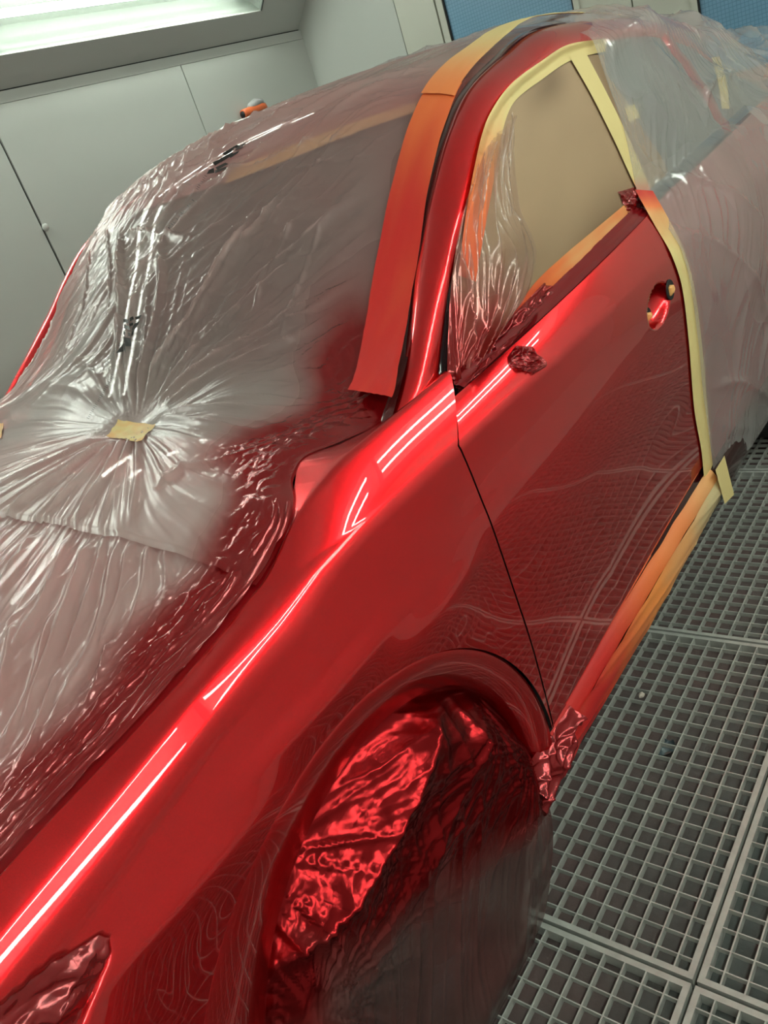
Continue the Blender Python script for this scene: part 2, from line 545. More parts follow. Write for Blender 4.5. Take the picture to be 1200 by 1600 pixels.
# sloping light coves along both side walls, with light units let into them
def cove(n, wy, s, side):
    def q(u, v):      # u up the slope from the wall, v out of the slope (into the room)
        a = math.sqrt(0.5)
        return (wy + s * (u * a + v * a), ZC + u * a - v * a)
    L = (ZT - ZC) / math.sqrt(0.5)
    mb = MB()
    ends = [-2.62, -0.6, 1.1, 2.8, 5.22]
    uw0, uw1 = 0.185, 0.66
    for (u0, u1) in ((0, uw0), (uw1, L)):
        mb.prism([q(u0, 0), q(u1, 0), q(u1, -0.04), q(u0, -0.04)], 'x', X0, X1)
    units = UNITS
    xs = [X0] + [v for un in units for v in un] + [X1]
    for a, b_ in zip(xs[0::2], xs[1::2]):
        mb.prism([q(uw0, 0), q(uw1, 0), q(uw1, -0.04), q(uw0, -0.04)], 'x', a, b_)
    struct('trim_%d' % n, mb, TRIMM)
    for i, (a, b_) in enumerate(units):
        loc = ((a + b_) / 2, *q(uw0, 0))
        t = empty('booth_light', loc, LLAB[side][i], 'booth light', 'strip lights along the %s cove' % side)
        h = MB()
        th = 0.006
        for pts in ([q(uw0, -0.24), q(uw1, -0.24), q(uw1, -0.25), q(uw0, -0.25)],
                    [q(uw0 - th, -0.002), q(uw0, -0.002), q(uw0, -0.25), q(uw0 - th, -0.25)],
                    [q(uw1, -0.002), q(uw1 + th, -0.002), q(uw1 + th, -0.25), q(uw1, -0.25)]):
            h.prism(pts, 'x', a, b_)
        for x in (a, b_ - th):
            h.prism([q(uw0, -0.002), q(uw1, -0.002), q(uw1, -0.25), q(uw0, -0.25)], 'x', x, x + th)
        h.build('housing', HOUS, t)
        for x in (a + 0.006, b_ - 0.014):
            MB().prism([q(uw0, 0.002), q(uw1, 0.002), q(uw1, -0.004), q(uw0, -0.004)], 'x', x, x + 0.008).build('gasket', SEAM, t)
        MB().prism([q(uw0 + 0.002, -0.006), q(uw1 - 0.002, -0.006), q(uw1 - 0.002, -0.012), q(uw0 + 0.002, -0.012)], 'x', a + 0.008, b_ - 0.008).build('cover_glass', LGLASS, t)
        for u in (0.33, 0.53):
            p = q(u, -0.10)
            tb = MB().tube([(a + TIN, *p), (b_ - 0.14, *p)], 0.019, 12).build('tube', TUBEM, t, True)
            for x in (a + TIN - 0.05, b_ - 0.14):
                MB().tube([(x, *p), (x + 0.05, *p)], 0.021, 12).build('lamp_holder', TRIMM, tb)


UNITS = [(-2.6, -0.95), (-0.9, 0.72), (0.80, 2.56), (2.60, 4.765)]
TIN = 0.1
LLAB = {'far': ['strip light in the sloping cove of the far wall, furthest from the blue windows',
                'second strip light of the far cove from the front wall of the booth',
                'third strip light of the far cove from the front wall of the booth',
                'bright strip light behind ribbed glass in the sloping cove near the back corner'],
        'near': ['strip light of the near cove closest to the front wall of the booth',
                 'second strip light of the near cove from the front wall, above the headlight',
                 'third strip light of the near cove from the front wall, above the front door',
                 'strip light of the near cove closest to the blue windows']}
cove(3, WY1, -1, 'far')
cove(4, WY0, 1, 'near')

# ================================================================== CAR BODY SURFACES
car = empty('car', (1.9, YC, 0), 'red car masked with plastic film and tape, freshly painted on its wing and front door', 'car')

# inner edge of wing, cowl, screen pillar and roof (x -> Y, z)
EX = [(-.33, 1.05, .812), (-.1, .88, .938), (.118, .836, .997), (.206, .836, 1.007), (.329, .836, 1.018), (.43, .838, 1.030), (.562, .844, 1.051), (.651, .852, 1.079),
      (.71, .882, 1.099), (.76, .925, 1.112), (.812, .942, 1.118), (.88, .914, 1.112), (.97, .897, 1.103), (1.09, .93, 1.148), (1.27, .98, 1.251),
      (1.408, .995, 1.379), (1.539, 1.005, 1.477), (1.679, 1.02, 1.545), (1.85, 1.03, 1.587), (2.124, 1.05, 1.625), (2.6, 1.07, 1.590), (3.15, 1.09, 1.50),
      (3.6, 1.12, 1.41), (3.85, 1.15, 1.32), (4.05, 1.2, 1.15)]
EXa = np.array(EX)
E_Y = pchip(EXa[:, 0], EXa[:, 1]); E_Z = pchip(EXa[:, 0], EXa[:, 2])
zc_ = pchip([-.33, -.2, -.05, .2, .53, .80, .90, 1.0, 1.3, 1.57, 1.72, 2.0, 2.4, 2.9, 3.3, 3.6, 3.85, 4.05],
            [.80, .90, .965, 1.045, 1.105, 1.15, 1.163, 1.205, 1.42, 1.59, 1.63, 1.66, 1.665, 1.615, 1.54, 1.44, 1.33, 1.13])


def zs(x, Y):
    """height of hood, screen and roof over the plan"""
    w = np.abs(np.asarray(Y, float) - YC)
    we = YC - E_Y(x)
    sw = 0.34 * sstep(.75, 1.0, x) * (1 - 0.6 * sstep(1.2, 1.7, x))
    cr = 0.07

    def z0(ww):
        return zc_(x - sw * ww ** 2) - cr * ww ** 2
    z = z0(np.minimum(w, we)) + (E_Z(x) - z0(we)) * np.exp(-np.maximum(we - w, 0) / 0.16)
    return z - np.maximum(w - we, 0) * 0.9 - np.maximum(w - we, 0) ** 2 * 6


# body side below the shoulder (x, z -> Y)
TZ = np.array([1.03, .98, .93, .887, .84, .75, .6, .45, .3])
TX = np.array([-.33, .06, .3, .537, .8, 1.007, 1.4, 2.11, 3.0, 3.6, 4.05])
TT = np.array([[1.0, .985, .97, .955, .945, .94, .94, .94, .95],
               [.794, .785, .776, .768, .759, .750, .757, .759, .762],
               [.787, .7775, .768, .758, .749, .757, .759, .759, .762],
               [.78, .770, .759, .7485, .7525, .756, .756, .756, .762],
               [.78, .770, .761, .753, .7455, .751, .754, .755, .762],
               [.78, .773, .768, .763, .760, .756, .751, .754, .762],
               [.78, .774, .770, .767, .765, .762, .762, .766, .772],
               [.785, .777, .774, .773, .774, .776, .784, .785, .788],
               [.775, .765, .76, .757, .755, .755, .765, .775, .79],
               [.80, .79, .785, .78, .78, .785, .79, .80, .82],
               [.93, .92, .915, .91, .91, .92, .93, .95, .98]])
_rows = [pchip(TX, TT[:, k]) for k in range(len(TZ))]


def yside(x, z):
    """x scalar, z array"""
    col = np.array([f(x) for f in _rows])
    return pchip(TZ[::-1], col[::-1])(z)


C_Z = pchip([-.33, -.1, .063, .147, .298, .391, .535, .65, .79, 2.1, 3.0, 3.6, 4.05], [.80, .92, .956, .969, .994, 1.01, 1.029, 1.034, 1.035, 1.025, 1.04, 1.05, 1.0])
A_Y = pchip([-.33, -.1, .118, .33, .56, .65, .74, .85, 1.14], [1.05, .88, .834, .834, .842, .848, .846, .845, .848])
A_Z = pchip([-.33, -.1, .118, .33, .56, .65, .74, .85, 1.14], [.81, .935, .996, 1.0175, 1.050, 1.081, 1.108, 1.122, 1.13])
D_Z = pchip([1.0, 1.27, 1.44, 1.7, 2.06, 2.3], [1.089, 1.094, 1.099, 1.110, 1.131, 1.148])
DA = .825
I_Y = pchip([-.33, .58, .66, .74, .812, .88, .97, 1.04, 1.137], [1.06, .852, .864, .906, .943, .914, .899, .886, .872])
I_Z = pchip([-.33, .58, .66, .74, .812, .88, .97, 1.04, 1.137], [.78, 1.03, 1.078, 1.104, 1.117, 1.111, 1.102, 1.105, 1.121])


def bez(p0, p1, p2, n):
    t = np.linspace(0, 1, n)[:, None]
    return (1 - t) ** 2 * p0 + 2 * t * (1 - t) * p1 + t * t * p2


def section(x, A, Cz, zb, r, I=None, ra=0.01, n=(5, 5, 14, 11, 60), cw=0.0):
    Cp = np.array([float(yside(x, np.array([Cz]))[0]), Cz]); A = np.array(A)
    r = min(r, 0.88 * np.linalg.norm(A - Cp))
    u1 = (A - Cp) / np.linalg.norm(A - Cp)
    z2 = Cz - r
    p2 = np.array([float(yside(x, np.array([z2]))[0]), z2])
    p1 = Cp + u1 * r
    bow = 0.002 if r < .03 else 0.0
    nb_ = np.array([-u1[1], u1[0]]) * (-1 if u1[0] < 0 else 1)
    rows = []
    if I is not None:
        I = np.array(I); ui = (I - A) / max(1e-6, np.linalg.norm(I - A))
        ra_ = min(ra, 0.4 * np.linalg.norm(I - A))
        a0 = A + ui * ra_; a1 = A - u1 * min(ra, 0.3 * np.linalg.norm(A - p1))
        rows.append(I + (a0 - I) * np.linspace(0, 1, n[0], endpoint=False)[:, None])
        rows.append(bez(a0, A, a1, n[1]))
        st = a1
    else:
        st = A
        rows.append(st[None])
    tt = np.linspace(0, 1, n[2] + 1)[1:, None]
    rows.append(st + (p1 - st) * tt + nb_ * bow * 4 * tt * (1 - tt))
    if cw > 1e-4:
        # a flat bevel, slightly crowned, with soft corners
        u2 = (p2 - Cp) / np.linalg.norm(p2 - Cp)
        M = np.array([.787, Cz - .006]) if x > .06 else np.array([.787 + .35 * (.06 - x) ** 1.5, Cz - .006])
        b1 = M + .024 * np.array([.656, .755]); b2 = M - .024 * np.array([.656, .755])
        q1 = b1 + (b2 - b1) * .2; q2 = b1 + (b2 - b1) * .8
        k1 = max(3, n[3] // 3)
        B = [bez(p1, b1, q1, k1 + 1)[1:], q1 + (q2 - q1) * np.linspace(0, 1, n[3] - 1 - 2 * k1 + 1)[1:, None], bez(q2, b2, p2, k1 + 1)[1:]]
        B = np.concatenate(B)
        kk = np.linspace(0, 1, len(B))[:, None]
        B = B + np.array([-.75, .66]) * .0010 * 4 * kk * (1 - kk)
        w = min(1.0, cw / .03)
        rows.append(B * w + bez(p1, Cp, p2, n[3])[1:] * (1 - w))
    else:
        rows.append(bez(p1, Cp, p2, n[3])[1:])
    z = np.linspace(z2, zb, n[4] + 1)[1:]
    rows.append(np.stack([yside(x, z), z], 1))
    return np.concatenate(rows)


ARC = (.53, .373, .475)


def zarch(x):
    d = np.abs(x - ARC[0])
    return np.where(d < ARC[2], ARC[1] + np.sqrt(np.maximum(ARC[2] ** 2 - d ** 2, 0)), 0.30)


def rfil(x):
    return float(0.12 + (0.016 - 0.12) * sstep(.28, .72, x))


# ---- headlight outline in the (x, z) plane of the side
HL = np.array([(-.36, .99), (-.2, .985), (.0, .932), (.045, .920), (.089, .9135), (.144, .897), (.150, .882), (.140, .866), (.112, .850), (.083, .832), (.0, .79), (-.36, .70)])


def sdf_poly(px, pz, poly):
    d = np.full(px.shape, 1e9); ins = np.zeros(px.shape, bool)
    for (x1, z1), (x2, z2) in zip(poly, np.roll(poly, -1, 0)):
        ex, ez = x2 - x1, z2 - z1
        t = np.clip(((px - x1) * ex + (pz - z1) * ez) / (ex * ex + ez * ez), 0, 1)
        d = np.minimum(d, np.hypot(px - x1 - t * ex, pz - z1 - t * ez))
        c = ((z1 > pz) != (z2 > pz)) & (px < (x2 - x1) * (pz - z1) / (z2 - z1 + 1e-12) + x1)
        ins ^= c
    return np.where(ins, -d, d)


# ---- wing
xa = np.concatenate([np.linspace(-.33, .055, 100, endpoint=False),
                     ARC[0] - ARC[2] * np.cos(np.linspace(0, math.pi * 0.5, 100, endpoint=False)),
                     ARC[0] + ARC[2] * np.sin(np.linspace(0, math.pi * 0.5, 110))])
xa = xa[xa < 1.0049]
xa = np.append(xa, 1.007)
cols = []
for x in xa:
    I = (float(I_Y(x)), float(I_Z(x))) if x > .6 else (float(A_Y(x)) + .012, float(A_Z(x)) - .022)
    zb = float(zarch(x))
    s_ = section(x, (float(A_Y(x)), float(A_Z(x))), float(C_Z(x)), zb, rfil(x), I, n=(5, 5, 16, 22, 110), cw=float(.036 * (1 - sstep(.28, .66, x))))
    cols.append(np.c_[np.full(len(s_), x), s_])
W = np.array(cols)
# the rear edge of the wing leans back above the shoulder: stretch the columns behind x = 0.6
nI = 10
topx = np.full(W.shape[1], 1.007)
zC1 = 1.035
tz = W[-1, :, 2]
up = np.arange(W.shape[1]) < 44
lean = np.clip((tz - zC1) / (1.118 - zC1), 0, 1) * 0.118
topx = np.where(up, 1.007 + lean, 1.007)
topx[:6] = np.linspace(1.137, 1.127, 6)
for k in range(W.shape[1]):
    if topx[k] > 1.0075:
        src = W[:, k, 0].copy()
        sx = src.copy()
        q = src > .6
        sx[q] = .6 + (src[q] - .6) / (1.007 - .6) * (topx[k] - .6)
        W[q, k, 0] = sx[q]
# re-evaluate the rows above the shoulder at their moved x
for i, x in enumerate(xa):
    if x <= .6:
        continue
    for k in range(W.shape[1]):
        X = W[i, k, 0]
        if X - x > 1e-4:
            I = (float(I_Y(X)), float(I_Z(X)))
            s_ = section(X, (float(A_Y(X)), float(A_Z(X))), float(C_Z(X)), 0.9, rfil(X), I, n=(5, 5, 16, 22, 2))
            W[i, k, 1:] = s_[k]
hs = sdf_poly(W[..., 0], W[..., 2], HL)
W[..., 1] += np.where(W[..., 2] < 1.0, 0.016 * (1 - sstep(-0.010, 0.0, hs)), 0)
me = grid(W)
link('fender', me, PAINT, car)
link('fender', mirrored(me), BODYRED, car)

# ---- front door, with the handle dish pressed in
xr = 2.125
dx = np.linspace(0, 1, 260)
cols = []
for s in dx:
    xb = 1.0115 + s * (xr - 1.0115)
    s0 = section(xb, (DA, float(D_Z(xb))), float(C_Z(xb)), .400, .013, None, n=(5, 5, 14, 11, 150))
    z = s0[:, 1]
    ln = np.clip((z - 1.035) / (1.118 - 1.035), 0, 1) * 0.118 * (1 - s)
    cols.append(np.c_[xb + ln, s0])
D = np.array(cols)
hx, hz = 1.945, .942
e1 = np.hypot((D[..., 0] - hx) / .082, (D[..., 2] - hz - 0.12 * (D[..., 0] - hx)) / .046)
D[..., 1] += 0.036 * np.clip(1 - e1 ** 2.4, 0, 1) ** 0.6
tail = D[:, -1:, :].copy(); t2 = tail.copy()
t2[..., 2] -= .012; t2[..., 1] += .004
t3 = tail.copy(); t3[..., 2] -= .022; t3[..., 1] += .022
D = np.concatenate([D, t2, t3], 1)
door_me = grid(D)
door = link('front_door', door_me, PAINT, car)
link('front_door', mirrored(door_me), BODYRED, car)
# shut-line: dark backing behind wing / door gap
gapm = MB()
zz = np.linspace(.37, 1.115, 40)
P = np.array([[[1.0 + max(0, z - 1.035) * 1.4 + dxx, float(yside(1.0, np.array([min(z, 1.03)]))[0]) + max(0, z - 1.035) * .95 + .012, z] for dxx in (-.012, .03)] for z in zz])
link('door_seal', grid(P), SEAM, car)
# belt moulding along the foot of the window
xs = np.linspace(1.135, 2.14, 60)
prof = [(.000, .0), (.004, .006), (.010, .008), (.010, .014), (.018, .017), (.021, .026)]
P = np.array([[[x, .829 + a * 1.9, float(D_Z(x)) - .002 + b_ * .8] for a, b_ in prof] for x in xs])
belt_me = grid(P)
beltm = link('belt_moulding', belt_me, simple('belt_black_red', (.20, .006, .009), .14), door)

# ---- wheel arch trim (cladding) with a rolled lip
ang = np.linspace(math.radians(-14), math.radians(194), 150)
P = []
for a in ang:
    xo, zo = ARC[0] + ARC[2] * math.cos(a), ARC[1] + ARC[2] * math.sin(a)
    xi, zi = .58 + .368 * math.cos(a), .372 + .368 * math.sin(a)
    yo = float(yside(xo, np.array([max(zo, .3)]))[0])
    row = []
    for t, yy in ((-.04, yo + .013), (.0, yo + .012), (.02, yo + .007), (.05, yo + .006), (.3, yo + .007), (.6, .772), (.88, .786), (.97, .796), (1.0, .81), (1.0, .86)):
        row.append((xo + (xi - xo) * t, yy, zo + (zi - zo) * t))
    P.append(row)
arch_me = grid(np.array(P), flip=True)
link('wheel_arch_trim', arch_me, PAINT, car)
link('wheel_arch_trim', mirrored(arch_me), BLACK, car)
P = np.array([[(.58 + .372 * math.cos(a), y, .372 + .372 * math.sin(a)) for y in (.86, 1.0, 1.15)] for a in ang])
link('wheel_arch_liner', grid(P), BLACK, car)

# ---- rocker
RK = [(.83, .42), (.815, .39), (.800, .372), (.785, .366), (.777, .362), (.768, .345), (.764, .330), (.760, .275), (.768, .262), (.785, .22), (.83, .2), (1.0, .2)]
xs = np.linspace(.99, 2.95, 30)
P = np.array([[(x, a, b_) for a, b_ in RK] for x in xs])
rk_me = grid(P)
link('rocker_sill', rk_me, simple('sill_gloss', (.03, .003, .004), .12), car)
link('rocker_sill', mirrored(rk_me), BLACK, car)

# ---- screen pillar and roof rail
PL = [(.93, .893, 1.075), (.98, .90, 1.103), (1.10, .932, 1.150), (1.27, .98, 1.251), (1.408, .995, 1.379), (1.539, 1.005, 1.477), (1.679, 1.02, 1.545), (1.85, 1.03, 1.587), (2.124, 1.05, 1.625), (2.6, 1.07, 1.600), (3.15, 1.09, 1.52), (3.7, 1.13, 1.37)]
PR = [(1.085, .866, 1.075), (1.129, .870, 1.122), (1.25, .885, 1.244), (1.364, .90, 1.347), (1.484, .91, 1.423), (1.584, .92, 1.478), (1.726, .93, 1.525), (1.927, .945, 1.551), (2.145, .955, 1.567), (2.6, .975, 1.55), (3.1, 1.0, 1.47), (3.6, 1.05, 1.33)]


def curve3(pts, n, s0=0.0, s1=1.0, key=None):
    p = np.array(pts, float)
    k = np.linspace(0, 1, len(p)) if key is None else np.asarray(key)
    s = np.linspace(s0, s1, n)
    return np.stack([pchip(k, p[:, a])(s) for a in range(3)], 1)


nP = 220
Lc, Rc = curve3(PL, nP), curve3(PR, nP)
rows = [(0.0, 0.020, -.002), (0.0, .004, .0), (.07, 0.0, .002), (.10, -.001, .006), (.13, 0, .010), (.25, 0, .018), (.42, 0, .024), (.6, 0, .023), (.78, 0, .016), (.92, 0, .007), (1.0, 0, .0), (1.0, .012, -.004)]
P = []
for i in range(nP):
    d = Rc[i] - Lc[i]
    tdir = Rc[min(i + 1, nP - 1)] - Rc[max(i - 1, 0)]; tdir = tdir / np.linalg.norm(tdir)
    nrm = np.cross(tdir, d); nrm /= np.linalg.norm(nrm)
    if nrm[2] - .5 * nrm[1] < 0:
        nrm = -nrm
    P.append([Lc[i] + d * t + nrm * o - nrm * dep for t, dep, o in rows])
P = np.array(P)
pil_me = grid(P)
pillar = link('roof_rail', pil_me, PAINT, car)
link('roof_rail', mirrored(pil_me), BODYRED, car)
ditch = P[:, 1:4, :].copy(); ditch += np.array([0, -.0015, .0015])
DIT = np.stack([Lc + np.array([0, .004, .004]), Lc + np.array([0, -.004, .007]), Lc * .85 + Rc * .15 + np.array([0, -.012, .014])], 1)
dt_me = grid(DIT[:170])
link('roof_ditch_strip', dt_me, simple('ditch_gloss', (.07, .012, .012), .18), car)

# ---- side glass plane and door window frame
WT = [(1.137, .868, 1.118)] + PR[1:]
wn_t = curve3(PR, 160)
P = []
for i in range(160):
    top = wn_t[i]
    x = top[0]
    zb = float(D_Z(min(x, 2.3))) - .012 + 0.05 * sstep(2.2, 3.6, x)
    bot = np.array([x, .862, zb])
    bot = bot if top[2] > zb else top
    P.append([bot + (top - bot) * t + np.array([0, .012 + .0, 0]) - np.array([0, .012 * math.sin(math.pi * t), 0]) for t in np.linspace(0, 1, 14)])
GP = np.array(P)
iB = int(np.argmin(abs(wn_t[:, 0] - 2.15)))
win_me = grid(GP[:iB + 1])
link('door_window', win_me, GLASS, car)
link('rear_window', grid(GP[iB:]), GREYGLASS, car)
link('door_window', mirrored(win_me), GLASS, car)
link('rear_window', mirrored(grid(GP[iB:])), GREYGLASS, car)
# red post between the rear door and the quarter light
def postmesh(x0, x1):
    rows = []
    for t in np.linspace(0, 1, 12):
        r_ = []
        for dxx, oo in ((0, .0), (.02, -.010), (.055, -.010), (.075, 0)):
            i = int(np.argmin(abs(wn_t[:, 0] - (x0 + (x1 - x0) * t))))
            k = 13 * t
            g0 = GP[i, int(k)] * (1 - k % 1) + GP[i, min(13, int(k) + 1)] * (k % 1)
            r_.append(g0 + np.array([dxx, oo, 0]))
        rows.append(r_)
    return grid(np.array(rows))
link('rear_pillar', postmesh(2.98, 2.86), BODYRED, car)

# ---- hood, windshield, roof
def upper(x0, x1, nx, ny, w0=-1, w1=1, off=0.0):
    X = np.linspace(x0, x1, nx)
    T = np.linspace(w0, w1, ny)
    we = YC - E_Y(X)
    Y = YC - T[None] * we[:, None]
    Z = np.array([zs(np.full(ny, x), Y[i]) for i, x in enumerate(X)]) + off
    return np.stack([np.repeat(X[:, None], ny, 1), Y, Z], -1)


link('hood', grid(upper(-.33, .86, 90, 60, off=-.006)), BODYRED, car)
link('cowl', grid(upper(.862, .985, 12, 40, off=-.016)), BLACK, car)
def header(Y):
    return 1.475 + .40 * (Y - YC) ** 2


def upper2(a, b_, nx, ny, off):
    T = np.linspace(-1, 1, ny)[None] * np.ones((nx, 1)); S_ = np.linspace(0, 1, nx)[:, None] * np.ones((1, ny))
    X = 0 * T + 1.3; Y = YC - T * .6
    for _ in range(4):
        x0_ = a(Y); x1_ = b_(Y); X = x0_ + (x1_ - x0_) * S_
        Y = YC - T * (YC - E_Y(X))
    return np.stack([X, Y, zs(X, Y) + off], -1)


link('windshield', grid(upper2(lambda Y: .985 + 0 * Y, header, 70, 60, -.006)), GLASS, car)
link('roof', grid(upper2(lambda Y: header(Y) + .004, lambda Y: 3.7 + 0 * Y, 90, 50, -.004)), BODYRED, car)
link('tailgate', grid(upper(3.705, 4.05, 30, 40, off=-.004)), GLASS, car)
# ---- rear flank: door, wing, bumper
def flank(x0, x1, n):
    cols = []
    for x in np.linspace(x0, x1, n):
        zA = float(D_Z(min(x, 2.3))) + .05 * sstep(2.2, 3.6, x)
        YA = .835 + .16 * sstep(3.4, 4.05, x)
        s_ = section(x, (YA, zA), float(C_Z(x)), .34, .03, None, n=(5, 5, 8, 8, 30))
        cols.append(np.c_[np.full(len(s_), x), s_])
    return np.array(cols)
for nm, a, b_ in (('rear_door', 2.135, 2.78), ('rear_fender', 2.785, 4.05)):
    me = grid(flank(a, b_, 40))
    link(nm, me, BODYRED, car); link(nm, mirrored(me), BODYRED, car)
# rear and front bumpers close the ends
def endcap(x0, bulge, ztop, zlow):
    P = []
    for t in np.linspace(-1, 1, 40):
        w = .72 * t
        P.append([(x0 + bulge * (1 - abs(t) ** 3) * (0.6 + .4 * math.sin(math.pi * v)), YC - w, zlow + (ztop - zlow) * v) for v in np.linspace(0, 1, 14)])
    return grid(np.array(P))
link('rear_bumper', endcap(3.92, .16, 1.1, .3), BODYRED, car)
link('front_bumper', endcap(-.3, -.1, .82, .25), BODYRED, car)
MB().box(.0, 4.0, .95, 2.37, .22, .30).build('underbody', BLACK, car)

# ---- wheels
def wheel(cx, cy, s):
    t = MB().lathe([(.20, .0), (.235, -.012 * s), (.30, -.018 * s), (.325, .0), (.334, .03 * s), (.334, .15 * s), (.32, .18 * s), (.25, .19 * s)], (cx, cy, .335), 56).build('wheel', RUBBER, car, True)
    rim = MB().lathe([(.215, .004 * s), (.205, -.004 * s), (.195, .012 * s), (.185, .06 * s), (.05, .07 * s), (.0, .07 * s)], (cx, cy, .335), 40).build('rim', ALLOY, t, True)
    for k in range(5):
        a = 2 * math.pi * k / 5 + .3
        u = Vector((math.cos(a), 0, math.sin(a))); v = Vector((-math.sin(a), 0, math.cos(a)))
        c0 = Vector((cx, cy, .335))
        V = []
        for r_, hw, y in ((.03, .03, .012), (.11, .022, .006), (.2, .035, .004)):
            for sg in (-1, 1):
                for dy in (0, .03):
                    V.append(c0 + u * r_ + v * hw * sg + Vector((0, (y + dy) * s, 0)))
        F = []
        for b_ in (0, 4):
            F += [(b_, b_ + 2, b_ + 6, b_ + 4), (b_ + 1, b_ + 5, b_ + 7, b_ + 3), (b_, b_ + 4, b_ + 5, b_ + 1), (b_ + 2, b_ + 3, b_ + 7, b_ + 6)]
        MB().add(V, F).build('spoke', ALLOY, t)
    MB().lathe([(.035, .006 * s), (.03, -.002 * s), (.0, -.004 * s)], (cx, cy, .335), 20).build('hub_cap', ALLOY, t, True)


for cx in (.57, 3.14):
    wheel(cx, .80, 1); wheel(cx, 2 * YC - .80, -1)

# headlight lens behind its wrapping
xs = np.linspace(-.30, .148, 40)
P = []
for x in xs:
    zt = np.interp(x, [-.36, -.2, 0, .045, .089, .144, .15], [.99, .985, .932, .92, .9135, .897, .88]); zl = np.interp(x, [-.36, 0, .083, .112, .14, .15], [.7, .79, .832, .85, .866, .88])
    P.append([(x, float(yside(x, np.array([z]))[0]) + .011, z) for z in np.linspace(zt - .002, zl + .002, 12)])
hl_me = grid(np.array(P))
link('headlight', hl_me, GLASS, car); link('headlight', mirrored(hl_me), GLASS, car)


# ------------------------------------------------------------------ surfaces for laying tape and paper on
def bvh_of(objs, extra=()):
    V = []; F = []
    for o in objs:
        me = o.data; b0 = len(V)
        V += [v.co.copy() for v in me.vertices]; F += [tuple(b0 + i for i in p.vertices) for p in me.polygons]
    for P in extra:
        n, m_ = P.shape[:2]; b0 = len(V)
        V += [Vector(p) for p in P.reshape(-1, 3)]; F += [tuple(int(b0 + i) for i in f) for f in gridfaces(n, m_)]
    return BVHTree.FromPolygons(V, F)


def cast(bv, px, py):
    d = Vector(ray(px, py)); o = Vector(EYE)
    h = bv.ray_cast(o, d)
    if h[0] is None:
        return None
    nr = h[1]
    if nr.dot(d) > 0:
        nr = -nr
    return h[0], nr, h[3]


def resample(pl, n):
    p = np.array(pl, float)
    if len(p) == 1:
        return np.repeat(p, n, 0)
    d = np.r_[0, np.cumsum(np.hypot(*np.diff(p, axis=0).T))]
    s = np.linspace(0, d[-1], n)
    if len(p) > 2:
        return np.stack([pchip(d, p[:, 0])(s), pchip(d, p[:, 1])(s)], 1)
    return np.stack([np.interp(s, d, p[:, 0]), np.interp(s, d, p[:, 1])], 1)


def lay(bv, left, right, n, m_, off=.002, smooth=4):
    """a strip of sheet laid on a surface between two outlines seen on it; returns grid points"""
    a, b_ = resample(left, n), resample(right, n)
    P = np.full((n, m_, 3), np.nan)
    for i in range(n):
        for j in range(m_):
            q = a[i] + (b_[i] - a[i]) * j / (m_ - 1)
            h = cast(bv, *q)
            if h:
                P[i, j] = np.array(h[0]) - ray(*q) * off * 1.3
    # fill misses from the neighbours' range
    for i in range(n):
        for j in range(m_):
            if np.isnan(P[i, j, 0]):
                ok = np.argwhere(~np.isnan(P[..., 0]))
                if len(ok) == 0:
                    P[i, j] = ony(*(a[i] + (b_[i] - a[i]) * j / (m_ - 1)), .84)
                    continue
                k = ok[np.argmin(((ok - [i, j]) ** 2).sum(1))]
                q = a[i] + (b_[i] - a[i]) * j / (m_ - 1)
                rr = np.linalg.norm(P[tuple(k)] - EYE)
                P[i, j] = EYE + ray(*q) * rr
    return P


def sheet(name, P, material, label, cat, mist=None, group=None, parent=None):
    o = link(name, grid(P, mist if mist is not None else np.zeros(P.shape[:2])), material, parent)
    if parent is None:
        tag(o, label, cat, group)
    return o


def crinkle(P, amp, f1, f2, seed, p=2.0):
    """push a laid sheet out along y/z with folds running along its length"""
    n, m_ = P.shape[:2]
    s = np.linspace(0, 1, n)[:, None]; t = np.linspace(0, 1, m_)[None]
    w = perlin(s * f1 * .5, t * 2, seed) * .6
    h = ridge(perlin(s * f1, t * f2 + w, seed + 1), p) * amp + perlin(s * f1 * 3, t * f2 * 2, seed + 2) * amp * .3
    P = P.copy(); P[..., 1] -= h * .8; P[..., 2] += h * .5
    return P


SIDE = bvh_of([door, pillar], [GP])

# ================================================================== PLASTIC FILM
TP = np.array([.855, 1.47])      # where a square of tape pulls the film down on the hood edge


def folds(X, Y, seed=0):
    """folds that gather at the taped point and run out over hood and screen"""
    dx_ = X - TP[0]; dy_ = Y - TP[1]
    r = np.hypot(dx_, dy_) + 1e-6
    th = np.arctan2(dy_, dx_)
    wob = perlin(X * 3, Y * 3, seed) * .10
    th2 = th + wob * np.minimum(r * 2, 1)
    rise = sstep(.02, .28, r)
    f1 = ridge(perlin(th2 * 5.0, r * .8 + 9, seed + 1), 2.5) * .017 * rise * np.exp(-r * .7)
    f2 = ridge(perlin(th2 * 13.0, r * 1.5, seed + 2), 2.2) * .008 * sstep(.02, .12, r) * np.exp(-r * 1.4)
    f3 = ridge(perlin(th2 * 30.0, r * 3, seed + 3), 1.6) * .004 * sstep(.015, .06, r) * np.exp(-r * 2.2)
    return (f1 + f2 + f3) * .42 * (1 - .9 * sstep(.28, .55, r) * sstep(.9, 1.1, X))


def longfolds(a, b_, seed, amp=.008, fa=14.0, fb=1.6, p=3.0):
    w = perlin(a * 2.0, b_ * 2.0, seed) * .5
    return ridge(perlin(a * fa + w * 2, b_ * fb, seed + 1), p) * amp * (0.5 + np.clip(perlin(a * 2, b_ * 1.2, seed + 5) + .4, 0, 1))


def facets(X, Y, sc, seed, amp):
    """small broken creases"""
    n = perlin(X * sc, Y * sc, seed); n2 = perlin(X * sc * 1.9 + n, Y * sc * 1.9, seed + 1)
    return (np.abs(n) * .8 + np.abs(n2) * .4) * amp


